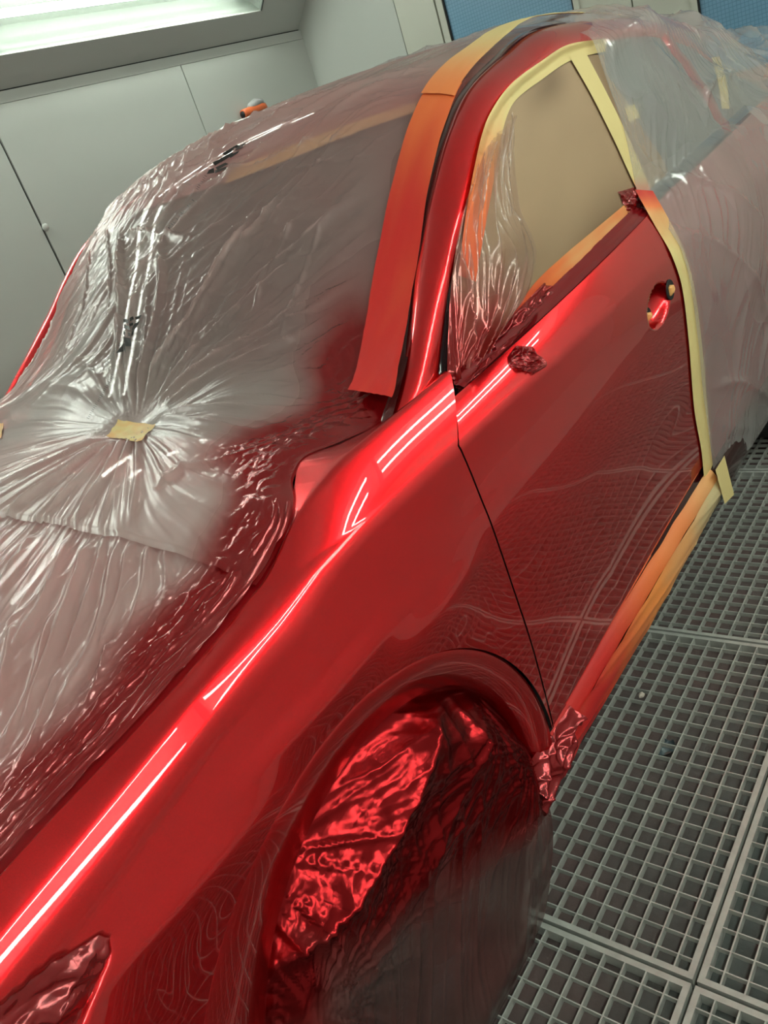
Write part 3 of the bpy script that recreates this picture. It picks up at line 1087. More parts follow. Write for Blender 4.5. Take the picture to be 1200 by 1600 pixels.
BASE = bvh_of([], [upper(-.3, 3.0, 160, 90)])


def ridge_lines(X, Y, lines):
    """single drawn-out folds: each a path over the sheet with a half width and a height"""
    h = np.zeros_like(X)
    for pts, w, amp in lines:
        q = [cast(BASE, *p) for p in resample(pts, 9)]
        q = np.array([(c[0].x, c[0].y) for c in q if c])
        if len(q) < 3:
            continue
        d = np.full(X.shape, 9.0); tt = np.zeros_like(X)
        L = np.r_[0, np.cumsum(np.hypot(*np.diff(q, axis=0).T))]
        wob = .35 * w * perlin(X * 11, Y * 11, int(pts[0][0]))
        for i in range(len(q) - 1):
            e = q[i + 1] - q[i]; l2 = e @ e + 1e-9
            t = np.clip(((X - q[i, 0]) * e[0] + (Y - q[i, 1]) * e[1]) / l2, 0, 1)
            dd = np.hypot(X - q[i, 0] - t * e[0], Y - q[i, 1] - t * e[1])
            k = dd < d
            d = np.where(k, dd, d); tt = np.where(k, (L[i] + t * math.sqrt(l2)) / L[-1], tt)
        d = np.abs(d + wob)
        env = sstep(0, .18, tt) * (1 - sstep(.75, 1, tt))
        h = np.maximum(h, amp * env * np.exp(-(d / w) ** 1.6))
    return h


UPPER_FOLDS = [([(206, 655), (199, 520), (193, 325)], .012, .022), ([(216, 655), (211, 570), (232, 430)], .010, .014), ([(222, 652), (246, 560), (262, 430), (250, 400)], .012, .018),
               ([(228, 650), (300, 530), (362, 430), (420, 330)], .011, .022), ([(236, 648), (320, 505), (400, 390), (500, 260)], .008, .014), ([(244, 646), (380, 500), (470, 380)], .006, .009),
               ([(240, 650), (400, 555), (560, 448)], .005, .010), ([(246, 655), (430, 575), (565, 470)], .006, .009), ([(300, 560), (420, 470), (520, 400)], .007, .008), ([(330, 600), (450, 530), (540, 500)], .005, .006),
               ([(400, 520), (440, 420), (480, 340)], .004, .007), ([(445, 560), (480, 450), (530, 330)], .004, .006), ([(200, 380), (250, 385), (320, 388)], .006, .012), ([(380, 470), (470, 410), (590, 300)], .006, .009),
               ([(420, 380), (500, 290), (590, 230)], .006, .009), ([(250, 660), (400, 665), (520, 640)], .006, .008), ([(240, 668), (390, 690), (500, 650)], .008, .010),
               ([(260, 460), (400, 360), (560, 290)], .005, .007), ([(170, 345), (180, 450), (172, 520)], .004, .006), ([(150, 370), (140, 480), (100, 590)], .005, .007), ([(110, 420), (90, 520), (30, 620)], .005, .007),
               ([(190, 692), (100, 765), (0, 838)], .008, .012), ([(198, 694), (120, 790), (60, 850)], .007, .010), ([(208, 696), (165, 780), (120, 850)], .009, .013), ([(216, 696), (190, 780), (165, 850)], .007, .010),
               ([(224, 696), (225, 770), (215, 850)], .008, .010), ([(180, 690), (80, 740), (0, 780)], .006, .008), ([(260, 760), (330, 740), (420, 700)], .007, .009), ([(250, 790), (300, 750), (360, 735)], .006, .009),
               ([(210, 318), (330, 275), (480, 210)], .006, .010), ([(230, 300), (340, 250), (520, 170)], .006, .010), ([(260, 330), (380, 290), (520, 230)], .006, .008), ([(280, 262), (420, 200), (600, 130)], .007, .008)]
LOWER_FOLDS = [([(118, 842), (80, 940), (10, 1060)], .010, .014), ([(60, 842), (30, 900), (0, 950)], .010, .013), ([(150, 842), (112, 960), (30, 1180)], .009, .014), ([(172, 845), (150, 930), (100, 1060)], .007, .010),
               ([(195, 846), (160, 1000), (60, 1180)], .008, .012), ([(215, 850), (190, 960), (140, 1060)], .006, .009), ([(240, 855), (232, 930), (205, 1000)], .006, .009), ([(262, 862), (268, 930), (255, 990)], .006, .008),
               ([(180, 1010), (160, 1080), (132, 1130)], .006, .012), ([(225, 900), (150, 1020), (90, 1110)], .003, .006), ([(90, 960), (60, 1080), (0, 1200)], .007, .010), ([(30, 980), (15, 1080), (0, 1130)], .007, .010), ([(100, 1050), (60, 1160), (10, 1240)], .006, .008)]


def film_sheet(x0, x1, nx, ny, yfar=2.5, warp=1.0):
    X = np.linspace(x0, x1, nx)
    t = np.linspace(0, 1, ny) ** warp
    Ye = E_Y(X)
    Yf = np.minimum(2 * YC - Ye + .10, yfar)
    Y = Ye[:, None] + (Yf - Ye)[:, None] * t[None]
    XX = np.repeat(X[:, None], ny, 1)
    Z = np.stack([zs(np.full(ny, X[i]), Y[i]) for i in range(nx)])
    return XX, Y, Z, Y - Ye[:, None]


# ---- film over the hood
XX, YY, ZZ, DE = film_sheet(-.30, .70, 520, 520, warp=1.35)
near = sstep(.0, .05, DE)
h = .004 + near * (.006 + folds(XX, YY, 11) + longfolds(YY - .26 * XX, XX, 21, .005, 13, .7) + longfolds(YY - .36 * XX, XX, 27, .0022, 34, .9, 2.0) + ridge_lines(XX, YY, LOWER_FOLDS))
contact = 1 - sstep(.07, .16, DE + .03 * perlin(XX * 6, YY * 6, 3))
h = h * (1 - .6 * contact) + contact * (facets(XX + YY * .4, YY * 2.2, 40, 31, .0035) * sstep(.015, .05, DE) + longfolds(DE * 3, XX * 2, 35, .004, 22, 4, 2))
h += .004 * (1 - near)
mist = np.clip(contact * .9 + .10 + .10 * perlin(XX * 9, YY * 9, 8) + .10 * np.clip(perlin(XX * 2, YY * 2, 5), 0, 1), 0, 1)
ZZ = ZZ + h
o = link('hood_film', grid(np.stack([XX, YY, ZZ], -1), mist), FILM)
set_milk_glare(o, (1 - contact) * (.75 + .5 * perlin(XX * 3, YY * 7, 91)) + 0 * XX)
tag(o, 'lower sheet of crinkled plastic film over the hood, red with overspray along the wing', 'masking film')

# ---- film over windshield and roof; its front hem overlaps the hood film
XX, YY, ZZ, DE = film_sheet(.56, 3.2, 860, 520, warp=1.25)
hem = .558 + .03 * (1 - sstep(1.0, 1.35, YY)) * 0 + .02 * perlin(YY * 4, YY * 0, 77)
XX0 = XX.copy()
k = 1 - sstep(.56, .80, XX)
near = sstep(.0, .06, DE) * (1 - sstep(.98, 1.06, XX) * (1 - sstep(.075, .19, DE)))
dT = np.hypot(XX - TP[0], YY - TP[1])
scr = sstep(.9, 1.15, XX) * (1 - sstep(1.65, 1.9, XX))
h = .002 + sstep(0, .05, DE) * .006 + near * (.010 + ridge_lines(XX, YY, UPPER_FOLDS) * 1.25 + folds(XX, YY, 11) * (1 - .8 * sstep(1.5, 1.8, XX)))
a_ = YY * .74 + XX * .67; b_ = XX * .74 - YY * .67
h += near * scr * (longfolds(a_, b_, 41, .013, 9, .7) + longfolds(a_, b_, 47, .005, 27, .9, 2.6) + longfolds(a_ * .8 + b_ * .5, b_, 49, .004, 19, .8, 3.5) + facets(a_ * 2, b_ * .5, 9, 53, .003))
roofk = sstep(1.55, 1.8, XX)
hd = np.exp(-((XX - 1.5) / .22) ** 2)
h += near * hd * (longfolds(XX + .12 * YY, YY, 71, .004, 16, .7) + longfolds(XX + .2 * YY, YY, 75, .002, 40, 1.0, 2))
h += near * roofk * (longfolds(YY * .9 + .1 * XX, XX, 61, .004, 16, .6) + .012 * sstep(1.2, 2.2, YY))
# bridging over the cowl, tied down at the tape
h += .030 * np.exp(-((XX - .97) / .10) ** 2) * sstep(.1, .35, DE) * sstep(.05, .3, dT)
h *= sstep(.0, .10, dT) * .9 + .1
h += .006 * sstep(.56, .57, XX) * (1 - .6 * sstep(.6, .8, XX)) * sstep(0, .06, DE)
wid = .09 * sstep(.62, .82, XX)
contact = (1 - sstep(.07 + wid * .6, .17 + wid, DE + .03 * perlin(XX * 6, YY * 6, 3))) * (1 - sstep(1.05, 1.35, XX))
h = h * (1 - .55 * contact) + contact * facets(XX, YY, 30, 32, .006) * sstep(.01, .04, DE)
# tension lines from the pillar foot to the tape
mist = np.clip(contact * .95 + .05 + .17 * scr * sstep(2.2, 1.5, YY) + .10 * perlin(XX * 9, YY * 9, 8) + .35 * np.exp(-DE / .10) * scr + .12 * np.exp(-np.abs(YY - 2.33) / .09) * sstep(.9, 1.2, XX), 0, 1)
ZZ = ZZ + h
ftop = np.stack([XX, YY, ZZ], -1)
o = link('windshield_film', grid(ftop, mist), FILM)
set_milk_glare(o, (1 - contact) * np.clip((1 - sstep(.88, 1.1, XX)) * .9 + .7 * sstep(1.6, 2.1, YY) + .5 * sstep(1.5, 1.7, XX) * sstep(1.2, 1.6, YY) + .35 * perlin(a_ * 6, b_ * 2, 93), 0, 1))  # far-side terms put the bright lamp reflection into the film's opacity
tag(o, 'upper sheet of wrinkled plastic film stretched over windshield and roof', 'masking film')
TOPB = bvh_of([], [ftop[::2, ::2]])

# ---- film over the rear half of the car
def rear_section(x, n):
    roofY = np.linspace(1.95, float(E_Y(x)), 14)
    pts = [(y, float(zs(x, y)) + .012 ) for y in roofY]
    i = int(np.argmin(abs(wn_t[:, 0] - x)))
    pts.append((wn_t[i][1] - .012, wn_t[i][2]))
    for k in (9, 5, 1):
        if GP[i, k, 2] < pts[-1][1] - .02:
            pts.append((GP[i, k, 1] - .008, GP[i, k, 2]))
    zA = float(D_Z(min(x, 2.3))) + .05 * sstep(2.2, 3.6, x)
    if zA < pts[-1][1] - .01:
        pts.append((.835 + .16 * sstep(3.4, 4.05, x) - .006, zA))
    zc1 = min(float(C_Z(x)), pts[-1][1] - .03)
    for z in np.linspace(zc1, .27, 12):
        pts.append((float(yside(x, np.array([z]))[0]) - .008, z))
    p = np.array(pts)
    d = np.r_[0, np.cumsum(np.hypot(*np.diff(p, axis=0).T))]
    s_ = np.linspace(0, d[-1], n)
    q = np.stack([np.interp(s_, d, p[:, 0]), np.interp(s_, d, p[:, 1])], 1)
    for _ in range(8):
        q[1:-1] = .25 * q[:-2] + .5 * q[1:-1] + .25 * q[2:]
    return q


nx, ns = 330, 330
xr_ = np.linspace(2.15, 4.1, nx)
S = np.array([rear_section(x, ns) for x in xr_])
P = np.concatenate([np.repeat(xr_[:, None, None], ns, 1), S], 2)
# lean of the front edge: it follows the tape from the roof to the sill
T_ = np.linspace(0, 1, ns)[None]
dS = np.gradient(S, axis=1); Lg = np.linalg.norm(dS, axis=2, keepdims=True)
nrm = np.stack([-dS[..., 1], dS[..., 0]], -1) / np.maximum(Lg, 1e-6)
nrm *= np.sign(nrm[:, 60:61, 1:2]) if False else 1
flip = np.where((nrm[..., 0] * -1 + nrm[..., 1]) < 0, -1.0, 1.0)[..., None]
nrm = nrm * flip
Xg = P[..., 0]; Sg = T_ * 2.2 + Xg * 0
h = longfolds(Sg - .5 * Xg, Xg, 101, .012, 5, 1.0) + (longfolds(Xg * .8 + Sg * .6, Sg, 105, .010, 8, 1.0, 2.6) + longfolds(Xg * .9 + Sg * .7, Sg, 107, .004, 19, 1.4, 3.0)) * sstep(.42, .6, T_) * sstep(-.35, .35, perlin(Xg * 3, Sg * 2, 108)) + (longfolds(Sg * .9 - Xg * .12, Xg, 111, .012, 7, .8, 2.6) + longfolds(Sg + Xg * .1, Xg, 113, .004, 18, 1.0, 3)) * (1 - sstep(.40, .55, T_)) + facets(Xg, Sg, 5, 109, .004)
h += longfolds(Sg + .15 * Xg, Xg, 115, .018, 4.5, .8) * sstep(.30, .40, T_) * (1 - sstep(.5, .6, T_))
h += .028 * np.clip(perlin(Xg * 2.2, Sg * 1.6, 121), 0, 1) * sstep(2.3, 2.7, Xg)
edge = sstep(2.16, 2.36, Xg)
h = .003 + h * (.12 + .88 * edge) + .022 * sstep(2.25, 2.7, Xg) + .05 * sstep(3.1, 3.6, Xg)
P[..., 1] += nrm[..., 0] * h; P[..., 2] += nrm[..., 1] * h
# hem flare and frayed lower edge
P[..., 2] += sstep(.97, 1.0, T_) * .02 * perlin(Xg * 6, Xg * 0, 131)
P[..., 0] += (1 - edge) * .075 * (1 - sstep(.50, .64, T_)) * sstep(.1, .25, T_)
mist = np.clip(.06 + .12 * perlin(Xg * 4, Sg * 4, 8) , 0, 1)
tag(link('rear_film', grid(P, mist), FILM2), 'loose clear plastic film wrapped over the rear half of the car', 'masking film')

# ---- film over the front wheel
nr, na = 220, 420
rr = np.linspace(0, 1, nr)[:, None]
aa = np.linspace(0, 2 * math.pi, na, endpoint=False)[None]
cx, cz = .575, .355
rad = np.where(np.sin(aa) > -.2, .385, np.minimum(.40, (cz - .006) / np.maximum(-np.sin(aa), .2)))
rad = np.where(np.sin(aa) <= -.2, np.minimum(rad, .37 + .02 * sstep(-.2, -.5, np.sin(aa))), rad)
Xw = cx + rr * rad * np.cos(aa); Zw = np.maximum(cz + rr * rad * np.sin(aa), .006)
top = np.clip((Zw - .30) / .4, 0, 1)
base = .768 + .0 * rr
Yw = base + .05 * sstep(.80, 1.0, rr) * sstep(.25, .5, Zw) + .006 * sstep(.5, 0, rr)
Yw = Yw - .020 * np.exp(-((rr - .72) / .13) ** 2)
pin = [((.365, .72), .9), ((.885, .585), .8), ((.945, .43), .6), ((.30, .52), .5)]
h = np.zeros_like(Xw)
for k_, ((px_, pz_), wgt) in enumerate(pin):
    ddx = Xw - px_; ddz = Zw - pz_; r_ = np.hypot(ddx, ddz) + 1e-6; th = np.arctan2(ddz, ddx)
    th = th + .12 * perlin(Xw * 6, Zw * 6, 200 + k_)
    fl = np.exp(-r_ / .17) * sstep(.0, .05, r_)
    h += wgt * fl * (ridge(perlin(th * 4, r_ * 2, 210 + k_), 2) * .018 + ridge(perlin(th * 10, r_ * 5, 220 + k_), 2) * .006)
h += longfolds(Xw - Zw * .55, Zw, 231, .006, 9, 1.5) + longfolds(Xw - Zw * .6, Zw, 235, .0022, 34, 1.6, 3.5)
h += facets(Xw - .5 * Zw, Zw * .5, 9, 241, .0012) * .8
h += .03 * ridge(perlin((Zw - .55 - .25 * (Xw - .57)) * 5.2, Xw * 1.2, 251), 2.0) * sstep(.42, .5, Zw) * .8
fade = 1 - sstep(.9, 1.0, rr) * (.75)
Yw = Yw - h * fade * (1 - .5 * sstep(.2, .0, Zw))
Yw += .012 * sstep(.05, .0, Zw)
mist = np.clip(1.05 * sstep(.46, .62, Zw + .05 * perlin(Xw * 7, Zw * 7, 261) + .5 * (Xw - .36)) + .22 * np.clip(perlin(Xw * 5 + Zw, Zw * 2, 271), 0, 1) + .06 + .8 * sstep(.36, .27, Xw + .04 * perlin(Zw * 9, Xw * 9, 273)), 0, 1)
P = np.stack([Xw + 0 * rr, Yw, Zw + 0 * Xw], -1)
tag(link('wheel_film', grid(P, mist, wrap=True), WFILM), 'crumpled dark plastic film wrapped over the front wheel, red on its upper part', 'masking film')

# ---- film over the headlight
n_, m_ = 150, 90
xs = np.linspace(-.30, .150, n_)
P = []
for x in xs:
    zt = np.interp(x, HL[:7, 0], HL[:7, 1]); zl = np.interp(x, HL[:5:-1, 0], HL[:5:-1, 1])
    z = np.linspace(zt + .001, zl - .001, m_)
    P.append(np.stack([np.full(m_, x), yside(x, np.clip(z, .3, 1.0)) + .011, z], 1))
P = np.array(P)
s_, t_ = np.meshgrid(np.linspace(0, 1, n_), np.linspace(0, 1, m_), indexing='ij')
cr = facets(P[..., 0], P[..., 2] + P[..., 0] * .4, 24, 301, .02) + longfolds(P[..., 2] * 1.4 - P[..., 0] * .8, P[..., 0], 305, .016, 18, 4, 2)
P[..., 1] -= np.clip(cr, 0, .03) * np.sin(np.pi * t_) ** .6 * .8
sheet('headlight_film', P, RFILM, 'crinkled red painted film over the headlight at the front of the wing', 'masking film', np.full(P.shape[:2], .7))

# ---- crumpled film end between wheel arch and sill
n_, m_ = 90, 70
s_, t_ = np.meshgrid(np.linspace(0, 1, n_), np.linspace(0, 1, m_), indexing='ij')
X_ = .905 + s_ * .20; Zt = .36 - .0 * s_; Zl = .225 + .06 * s_
Z_ = Zt + (Zl - Zt) * t_
Y_ = .772 - .020 * np.sin(np.pi * t_) + .012 * (1 - s_)
h = ridge(perlin(t_ * 2.2 + s_ * 1.5, s_ * 1.6, 321), 2) * .020 + ridge(perlin(t_ * 5 - s_ * 3, s_ * 1.5, 325), 2) * .006 + np.abs(perlin(s_ * 4, t_ * 4, 329)) * .004
Y_ = Y_ - h * np.clip(4 * t_ * (1 - t_) + .15, 0, 1)
sheet('sill_film', np.stack([X_, Y_, Z_], -1), RFILM, 'crumpled red film bunched behind the wheel arch at the front end of the sill', 'masking film', np.full(s_.shape, .9))

# ================================================================== TAPE AND PAPER
# sill: tape on the ledge and a paper strip hanging below it
xs = np.linspace(1.015, 2.135, 160)
wv = .0025 * perlin(xs * 9, xs * 0, 401)
P = np.array([[(x, y + wv[i] * .5, z + wv[i]) for y, z in ((.786, .3695), (.776, .3655), (.7655, .3475), (.7615, .334))] for i, x in enumerate(xs)])
mi = np.repeat((1.0 - .55 * sstep(1.25, 1.75, xs) - .2 * sstep(1.8, 2.1, xs))[:, None], 4, 1)
sheet('masking_tape', P, TAPE, 'narrow tape along the sill ledge under the front door, pink red to orange', 'masking tape', mi)
n_ = 220; xs = np.linspace(1.01, 2.14, n_); v = np.linspace(0, 1, 26)
P = []
for i, x in enumerate(xs):
    lo = .262 + .010 * math.sin(x * 3) - .02 * (1 - sstep(1.0, 1.12, x))
    q = []
    for k in v:
        z = .338 + (lo - .338) * k
        y = .760 - .010 * math.sin(math.pi * min(1, k * 1.1)) - .012 * k * (1 - k) + .006 * k
        q.append((x, y, z))
    P.append(q)
P = np.array(P)
P[..., 1] -= ridge(perlin(P[..., 2] * 34 + P[..., 0] * 3.0, P[..., 0] * 1.3, 411), 2) * .0035
mi = np.clip(1.0 - .62 * sstep(1.15, 1.75, P[..., 0]) - .38 * sstep(1.7, 2.08, P[..., 0]) + .06 * perlin(P[..., 0] * 9, P[..., 2] * 40, 413), 0, 1)
sheet('masking_paper', P, make_tape('sill_paper', clear=(.62, .5, .27), mid=(.82, .27, .06), red=(.5, .012, .012), rough=.4), 'long masking strip hanging below the sill, red in front and yellow at its rear end', 'masking paper', mi)
P = lay(SIDE, [(1088, 745), (1080, 790)], [(1132, 735), (1128, 790)], 12, 10)
P2 = np.array([[(2.10 + .09 * a, .752 - .012 * b_, .385 - .115 * b_ - .02 * a * b_) for a in np.linspace(0, 1, 10)] for b_ in np.linspace(0, 1, 12)])
sheet('masking_tape', P2, TAPE, 'short yellow tape closing the rear end of the sill masking', 'masking tape', np.zeros(P2.shape[:2]))

# pillar: wide tape, lower piece sprayed red, upper piece yellow
def pillar_tape(x0, x1, n, wa, wb_, off, name, label, mistf):
    X = np.linspace(x0, x1, n)
    m_ = 14
    P = np.zeros((n, m_, 3))
    for i, x in enumerate(X):
        w = wa + (wb_ - wa) * (x - x0) / (x1 - x0)
        y0 = float(E_Y(x)) - .002
        ys = y0 + np.linspace(0, w, m_)
        P[i, :, 0] = x + (ys - y0) * .10; P[i, :, 1] = ys; P[i, :, 2] = zs(np.full(m_, x), ys)
    P[..., 2] += off * 1.2; P[..., 1] -= off * .6
    P[..., 2] += .0015 * ridge(perlin(P[..., 1] * 60, P[..., 0] * 4, 421), 2)
    sheet(name, P, TAPE, label, 'masking tape', mistf(P))


pillar_tape(1.0, 1.67, 120, .105, .080, .024, 'masking_tape', 'wide red sprayed tape along the windshield pillar above the wing',
            lambda P: np.clip(1.0 - .38 * sstep(1.3, 1.66, P[..., 0]) + .12 * (1 - sstep(0, .03, P[..., 1] - E_Y(P[..., 0]))) * 0 + .08 * perlin(P[..., 0] * 6, P[..., 1] * 30, 5), 0, 1))
pillar_tape(1.615, 2.75, 120, .085, .05, .027, 'masking_tape', 'yellow tape along the roof edge above the front window, orange at its front end',
            lambda P: np.clip(.46 - .46 * sstep(1.6, 2.0, P[..., 0]), 0, 1))
# header tape under the film, along the top of the windshield
Yh = np.linspace(1.09, 1.60, 60)
P = np.zeros((60, 8, 3))
for j, u in enumerate(np.linspace(0, 1, 8)):
    x = header(Yh) - .012 + .045 * u
    P[:, j] = np.stack([x, Yh, zs(x, Yh) + .003], 1)
sheet('masking_tape', P, TAPE, 'tan tape across the top of the windshield, under the film', 'masking tape', np.full(P.shape[:2], .22))

# window: paper, clear film at the front, frame tape, belt tape, rear edge tape
P = lay(SIDE, [(790, 150), (757, 225), (736, 310), (722, 400), (714, 500), (710, 585)], [(902, 78), (935, 142), (968, 212), (997, 280), (1006, 318), (985, 350)], 70, 60, .010)
s_, t_ = np.meshgrid(np.linspace(0, 1, 70), np.linspace(0, 1, 60), indexing='ij')
P[..., 1] -= .006 * np.clip(perlin(s_ * 2.2, t_ * 2.2, 431), 0, 1)
mi = .50 * np.exp(-((1 - s_) / .24) ** 2) * sstep(.25, .95, t_) + .30 * np.exp(-(((s_ - .08) / .10) ** 2 + ((t_ - .6) / .18) ** 2)) + .30 * np.exp(-(((s_ - .80) / .12) ** 2 + ((t_ - .25) / .2) ** 2))
mi = np.clip(mi + .04 * perlin(s_ * 4, t_ * 4, 435), 0, 1)
sheet('masking_paper', P, PAPER, 'brown masking paper filling the front side window', 'masking paper', mi)
P = lay(SIDE, [(755, 235), (733, 300), (714, 380), (703, 470), (699, 580), (702, 600)], [(800, 175), (803, 240), (812, 320), (838, 395), (830, 440), (760, 545)], 170, 110, .014)
s_, t_ = np.meshgrid(np.linspace(0, 1, 170), np.linspace(0, 1, 110), indexing='ij')
wq = perlin(s_ * 2, t_ * 2, 441) * .5
h = ridge(perlin(t_ * 5 - s_ * 1.6 + wq, s_ * 1.2, 443), 2.5) * .026 + ridge(perlin(t_ * 12 - s_ * 3, s_ * 2, 447), 2) * .008
P[..., 1] -= h * np.clip(t_ * 8, 0, 1) * np.clip((1 - t_) * 6, .1, 1) * .8
mi = np.clip(sstep(.35, .85, s_) * .95 - .45 * sstep(.45, .95, t_) * (1 - sstep(.8, .95, s_)) + .12 * perlin(s_ * 6, t_ * 6, 449) + .35 * (1 - sstep(0, .25, t_)), 0, 1)
sheet('window_film', P, CFILM, 'clear folded film in the front corner of the side window, red towards the mirror mount', 'masking film', mi)
P = lay(SIDE, [(947, 60), (893, 68), (842, 98), (792, 138), (758, 195), (742, 258), (728, 335), (716, 430)], [(947, 80), (898, 92), (847, 124), (799, 166), (783, 215), (774, 268), (760, 345), (743, 440)], 160, 12, .018)
s_, t_ = np.meshgrid(np.linspace(0, 1, 160), np.linspace(0, 1, 12), indexing='ij')
sheet('masking_tape', P, TAPE, 'yellow tape curving over the top of the front side window, peach at its front', 'masking tape', np.clip(.62 * sstep(.42, .95, s_) + .15 * sstep(.3, .6, s_) + .06 * perlin(s_ * 12, t_ * 4, 451), 0, 1))
P = lay(SIDE, [(978, 318), (930, 358), (880, 400), (835, 443), (795, 500), (765, 540)], [(990, 345), (945, 385), (900, 428), (855, 468), (810, 522), (775, 560)], 100, 12, .014)
s_, t_ = np.meshgrid(np.linspace(0, 1, 100), np.linspace(0, 1, 12), indexing='ij')
sheet('masking_tape', crinkle(P, .0015, 12, 2, 455), TAPE, 'orange tape along the foot of the side window, red towards the front', 'masking tape', np.clip(.33 + .6 * sstep(.3, .85, s_) + .1 * perlin(s_ * 9, t_ * 3, 457), 0, 1))
DB = bvh_of([door, beltm])
# red film scrap bunched along the belt at the mirror, shiny
P = lay(SIDE, [(703, 590), (735, 560), (770, 525), (815, 478), (850, 442)], [(712, 618), (750, 583), (790, 545), (833, 497), (862, 460)], 130, 30, .022)
s_, t_ = np.meshgrid(np.linspace(0, 1, 130), np.linspace(0, 1, 30), indexing='ij')
P[..., 1] -= (ridge(perlin(t_ * 2.4 + s_, s_ * 4, 461), 2) * .014 + np.abs(perlin(s_ * 26, t_ * 5, 463)) * .005) * np.sin(np.pi * t_) ** .5
sheet('belt_film', P, RFILM, 'shiny red painted film edge tucked along the belt below the side window', 'masking film', np.full(s_.shape, .9))
# upright tape over the rear edge of the door, in two lengths
P = lay(SIDE, [(888, 85), (925, 150), (960, 220), (990, 285), (1000, 305)], [(912, 76), (948, 145), (982, 215), (1008, 275), (1020, 305)], 90, 10, .020)
s_ = np.linspace(0, 1, 90)[:, None] * np.ones((1, 10))
sheet('masking_tape', P, TAPE, 'yellow tape down the post behind the front side window', 'masking tape', .62 * sstep(.86, 1.0, s_))
FL = bvh_of([door, pillar] + [o for o in car.children if o.name in ('rear_door', 'rear_fender')], [GP])
def flank_y(x, z):
    zd = float(D_Z(min(x, 2.3))); zc1 = float(C_Z(x))
    if z <= zc1:
        return float(yside(x, np.array([z]))[0])
    y0 = float(yside(x, np.array([zc1]))[0])
    if z <= zd:
        return y0 + (DA - y0) * (z - zc1) / (zd - zc1)
    return DA + (z - zd) * 1.0


def on_flank(px, py, off):
    Y = .79
    for _ in range(12):
        p = ony(px, py, Y)
        Y = .5 * Y + .5 * (flank_y(p[0], p[2]) - off)
    return ony(px, py, Y)


La = resample([(992, 296), (1022, 350), (1050, 400), (1066, 450), (1076, 530), (1085, 640), (1097, 712), (1100, 745)], 170)
Lb = resample([(1020, 298), (1048, 348), (1068, 390), (1084, 445), (1096, 530), (1106, 640), (1112, 712), (1116, 745)], 170)
P = np.array([[on_flank(*(La[i] + (Lb[i] - La[i]) * t), .004 + .003 * math.sin(math.pi * t)) for t in np.linspace(0, 1, 12)] for i in range(170)])
s_, t_ = np.meshgrid(np.linspace(0, 1, 170), np.linspace(0, 1, 12), indexing='ij')
sheet('masking_tape', P, TAPE, 'yellow tape down the rear edge of the front door, orange at its top end', 'masking tape', np.clip(.66 * (1 - sstep(0.0, .10, s_)) + .30 * (1 - sstep(.05, .28, s_)) + .05 * perlin(s_ * 15, t_ * 3, 471), 0, 1))
# paper edge behind the post and bits of tape, under the rear film
P = lay(FL, [(906, 84), (920, 112), (933, 135), (948, 165), (966, 200), (984, 240), (998, 272), (1004, 292)], [(944, 86), (947, 112), (961, 133), (978, 156), (996, 188), (1016, 219), (1042, 267), (1014, 296)], 60, 18, .010)
sheet('masking_paper', P, PAPER, 'torn edge of brown paper showing behind the window post, under the rear film', 'masking paper', .04 + np.zeros(P.shape[:2]))
P = lay(FL, [(976, 168), (982, 190)], [(992, 163), (1000, 184)], 6, 6, .012)
sheet('masking_tape', P, TAPE, 'small square of yellow tape on the torn paper edge', 'masking tape', np.zeros(P.shape[:2]))
P = lay(FL, [(1112, 90), (1122, 130), (1128, 170)], [(1124, 88), (1136, 130), (1140, 170)], 16, 6, .006)
sheet('masking_tape', P, TAPE, 'pale upright tape on the rear quarter glass, under the rear film', 'masking tape', np.zeros(P.shape[:2]))
# torn corner film at the rear end of the belt
P = lay(SIDE, [(965, 300), (975, 325), (985, 345)], [(1000, 290), (1003, 310), (1008, 332)], 40, 40, .010)
s_, t_ = np.meshgrid(np.linspace(0, 1, 40), np.linspace(0, 1, 40), indexing='ij')
P[..., 1] -= np.abs(perlin(s_ * 5, t_ * 5, 481)) * .018 * np.sin(np.pi * s_) ** .5
sheet('belt_film', P, RFILM, 'crumpled dark red film scrap at the rear end of the belt tape', 'masking film', np.full(s_.shape, .55))
# film over the mirror mount
P = lay(DB, [(806, 540), (800, 548), (794, 558), (797, 570), (808, 577)], [(833, 541), (836, 551), (850, 562), (854, 570), (835, 583)], 60, 60, .003)
s_, t_ = np.meshgrid(np.linspace(-1, 1, 60), np.linspace(-1, 1, 60), indexing='ij')
ed = np.clip(1 - np.maximum(abs(s_), abs(t_)) ** 6, 0, 1)
P[..., 1] -= (ridge(perlin(s_ * 1.6, t_ * 2.2, 491), 2) * .010 + np.abs(perlin(s_ * 4, t_ * 4, 493)) * .006) * ed
sheet('mirror_mount_film', P, RFILM, 'wrinkled red film patch over the mirror mount hole on the door shoulder', 'masking film', np.full(s_.shape, .75))

# ---- plugs in the handle dish
def lump(name, px, py, ax, az, label):
    h = cast(bvh_of([door]), px, py)
    bm = bmesh.new(); bmesh.ops.create_icosphere(bm, subdivisions=3, radius=1)
    for v in bm.verts:
        k = 1 + .18 * math.sin(3 * v.co.x + 1) * math.cos(4 * v.co.z) + .08 * math.sin(9 * v.co.z + 5 * v.co.x)
        v.co = Vector((v.co.x * ax * k, v.co.y * .008, v.co.z * az * k)) + h[0] + Vector((0, -.003, 0))
    me = bpy.data.meshes.new(name); bm.to_mesh(me); bm.free()
    me.polygons.foreach_set('use_smooth', [True] * len(me.polygons))
    o = link(name, me, simple('orange_tape_plug', (.85, .42, .14), .5, noise=.25, scale=60))
    tag(o, label, 'plug')
    bk = MB().lathe([(0, -.0005), (ax * 1.5, -.0005), (ax * 1.6, .002)], tuple(h[0] + h[1] * .0015), 20)
    bk.build('handle_hole', SEAM, door)


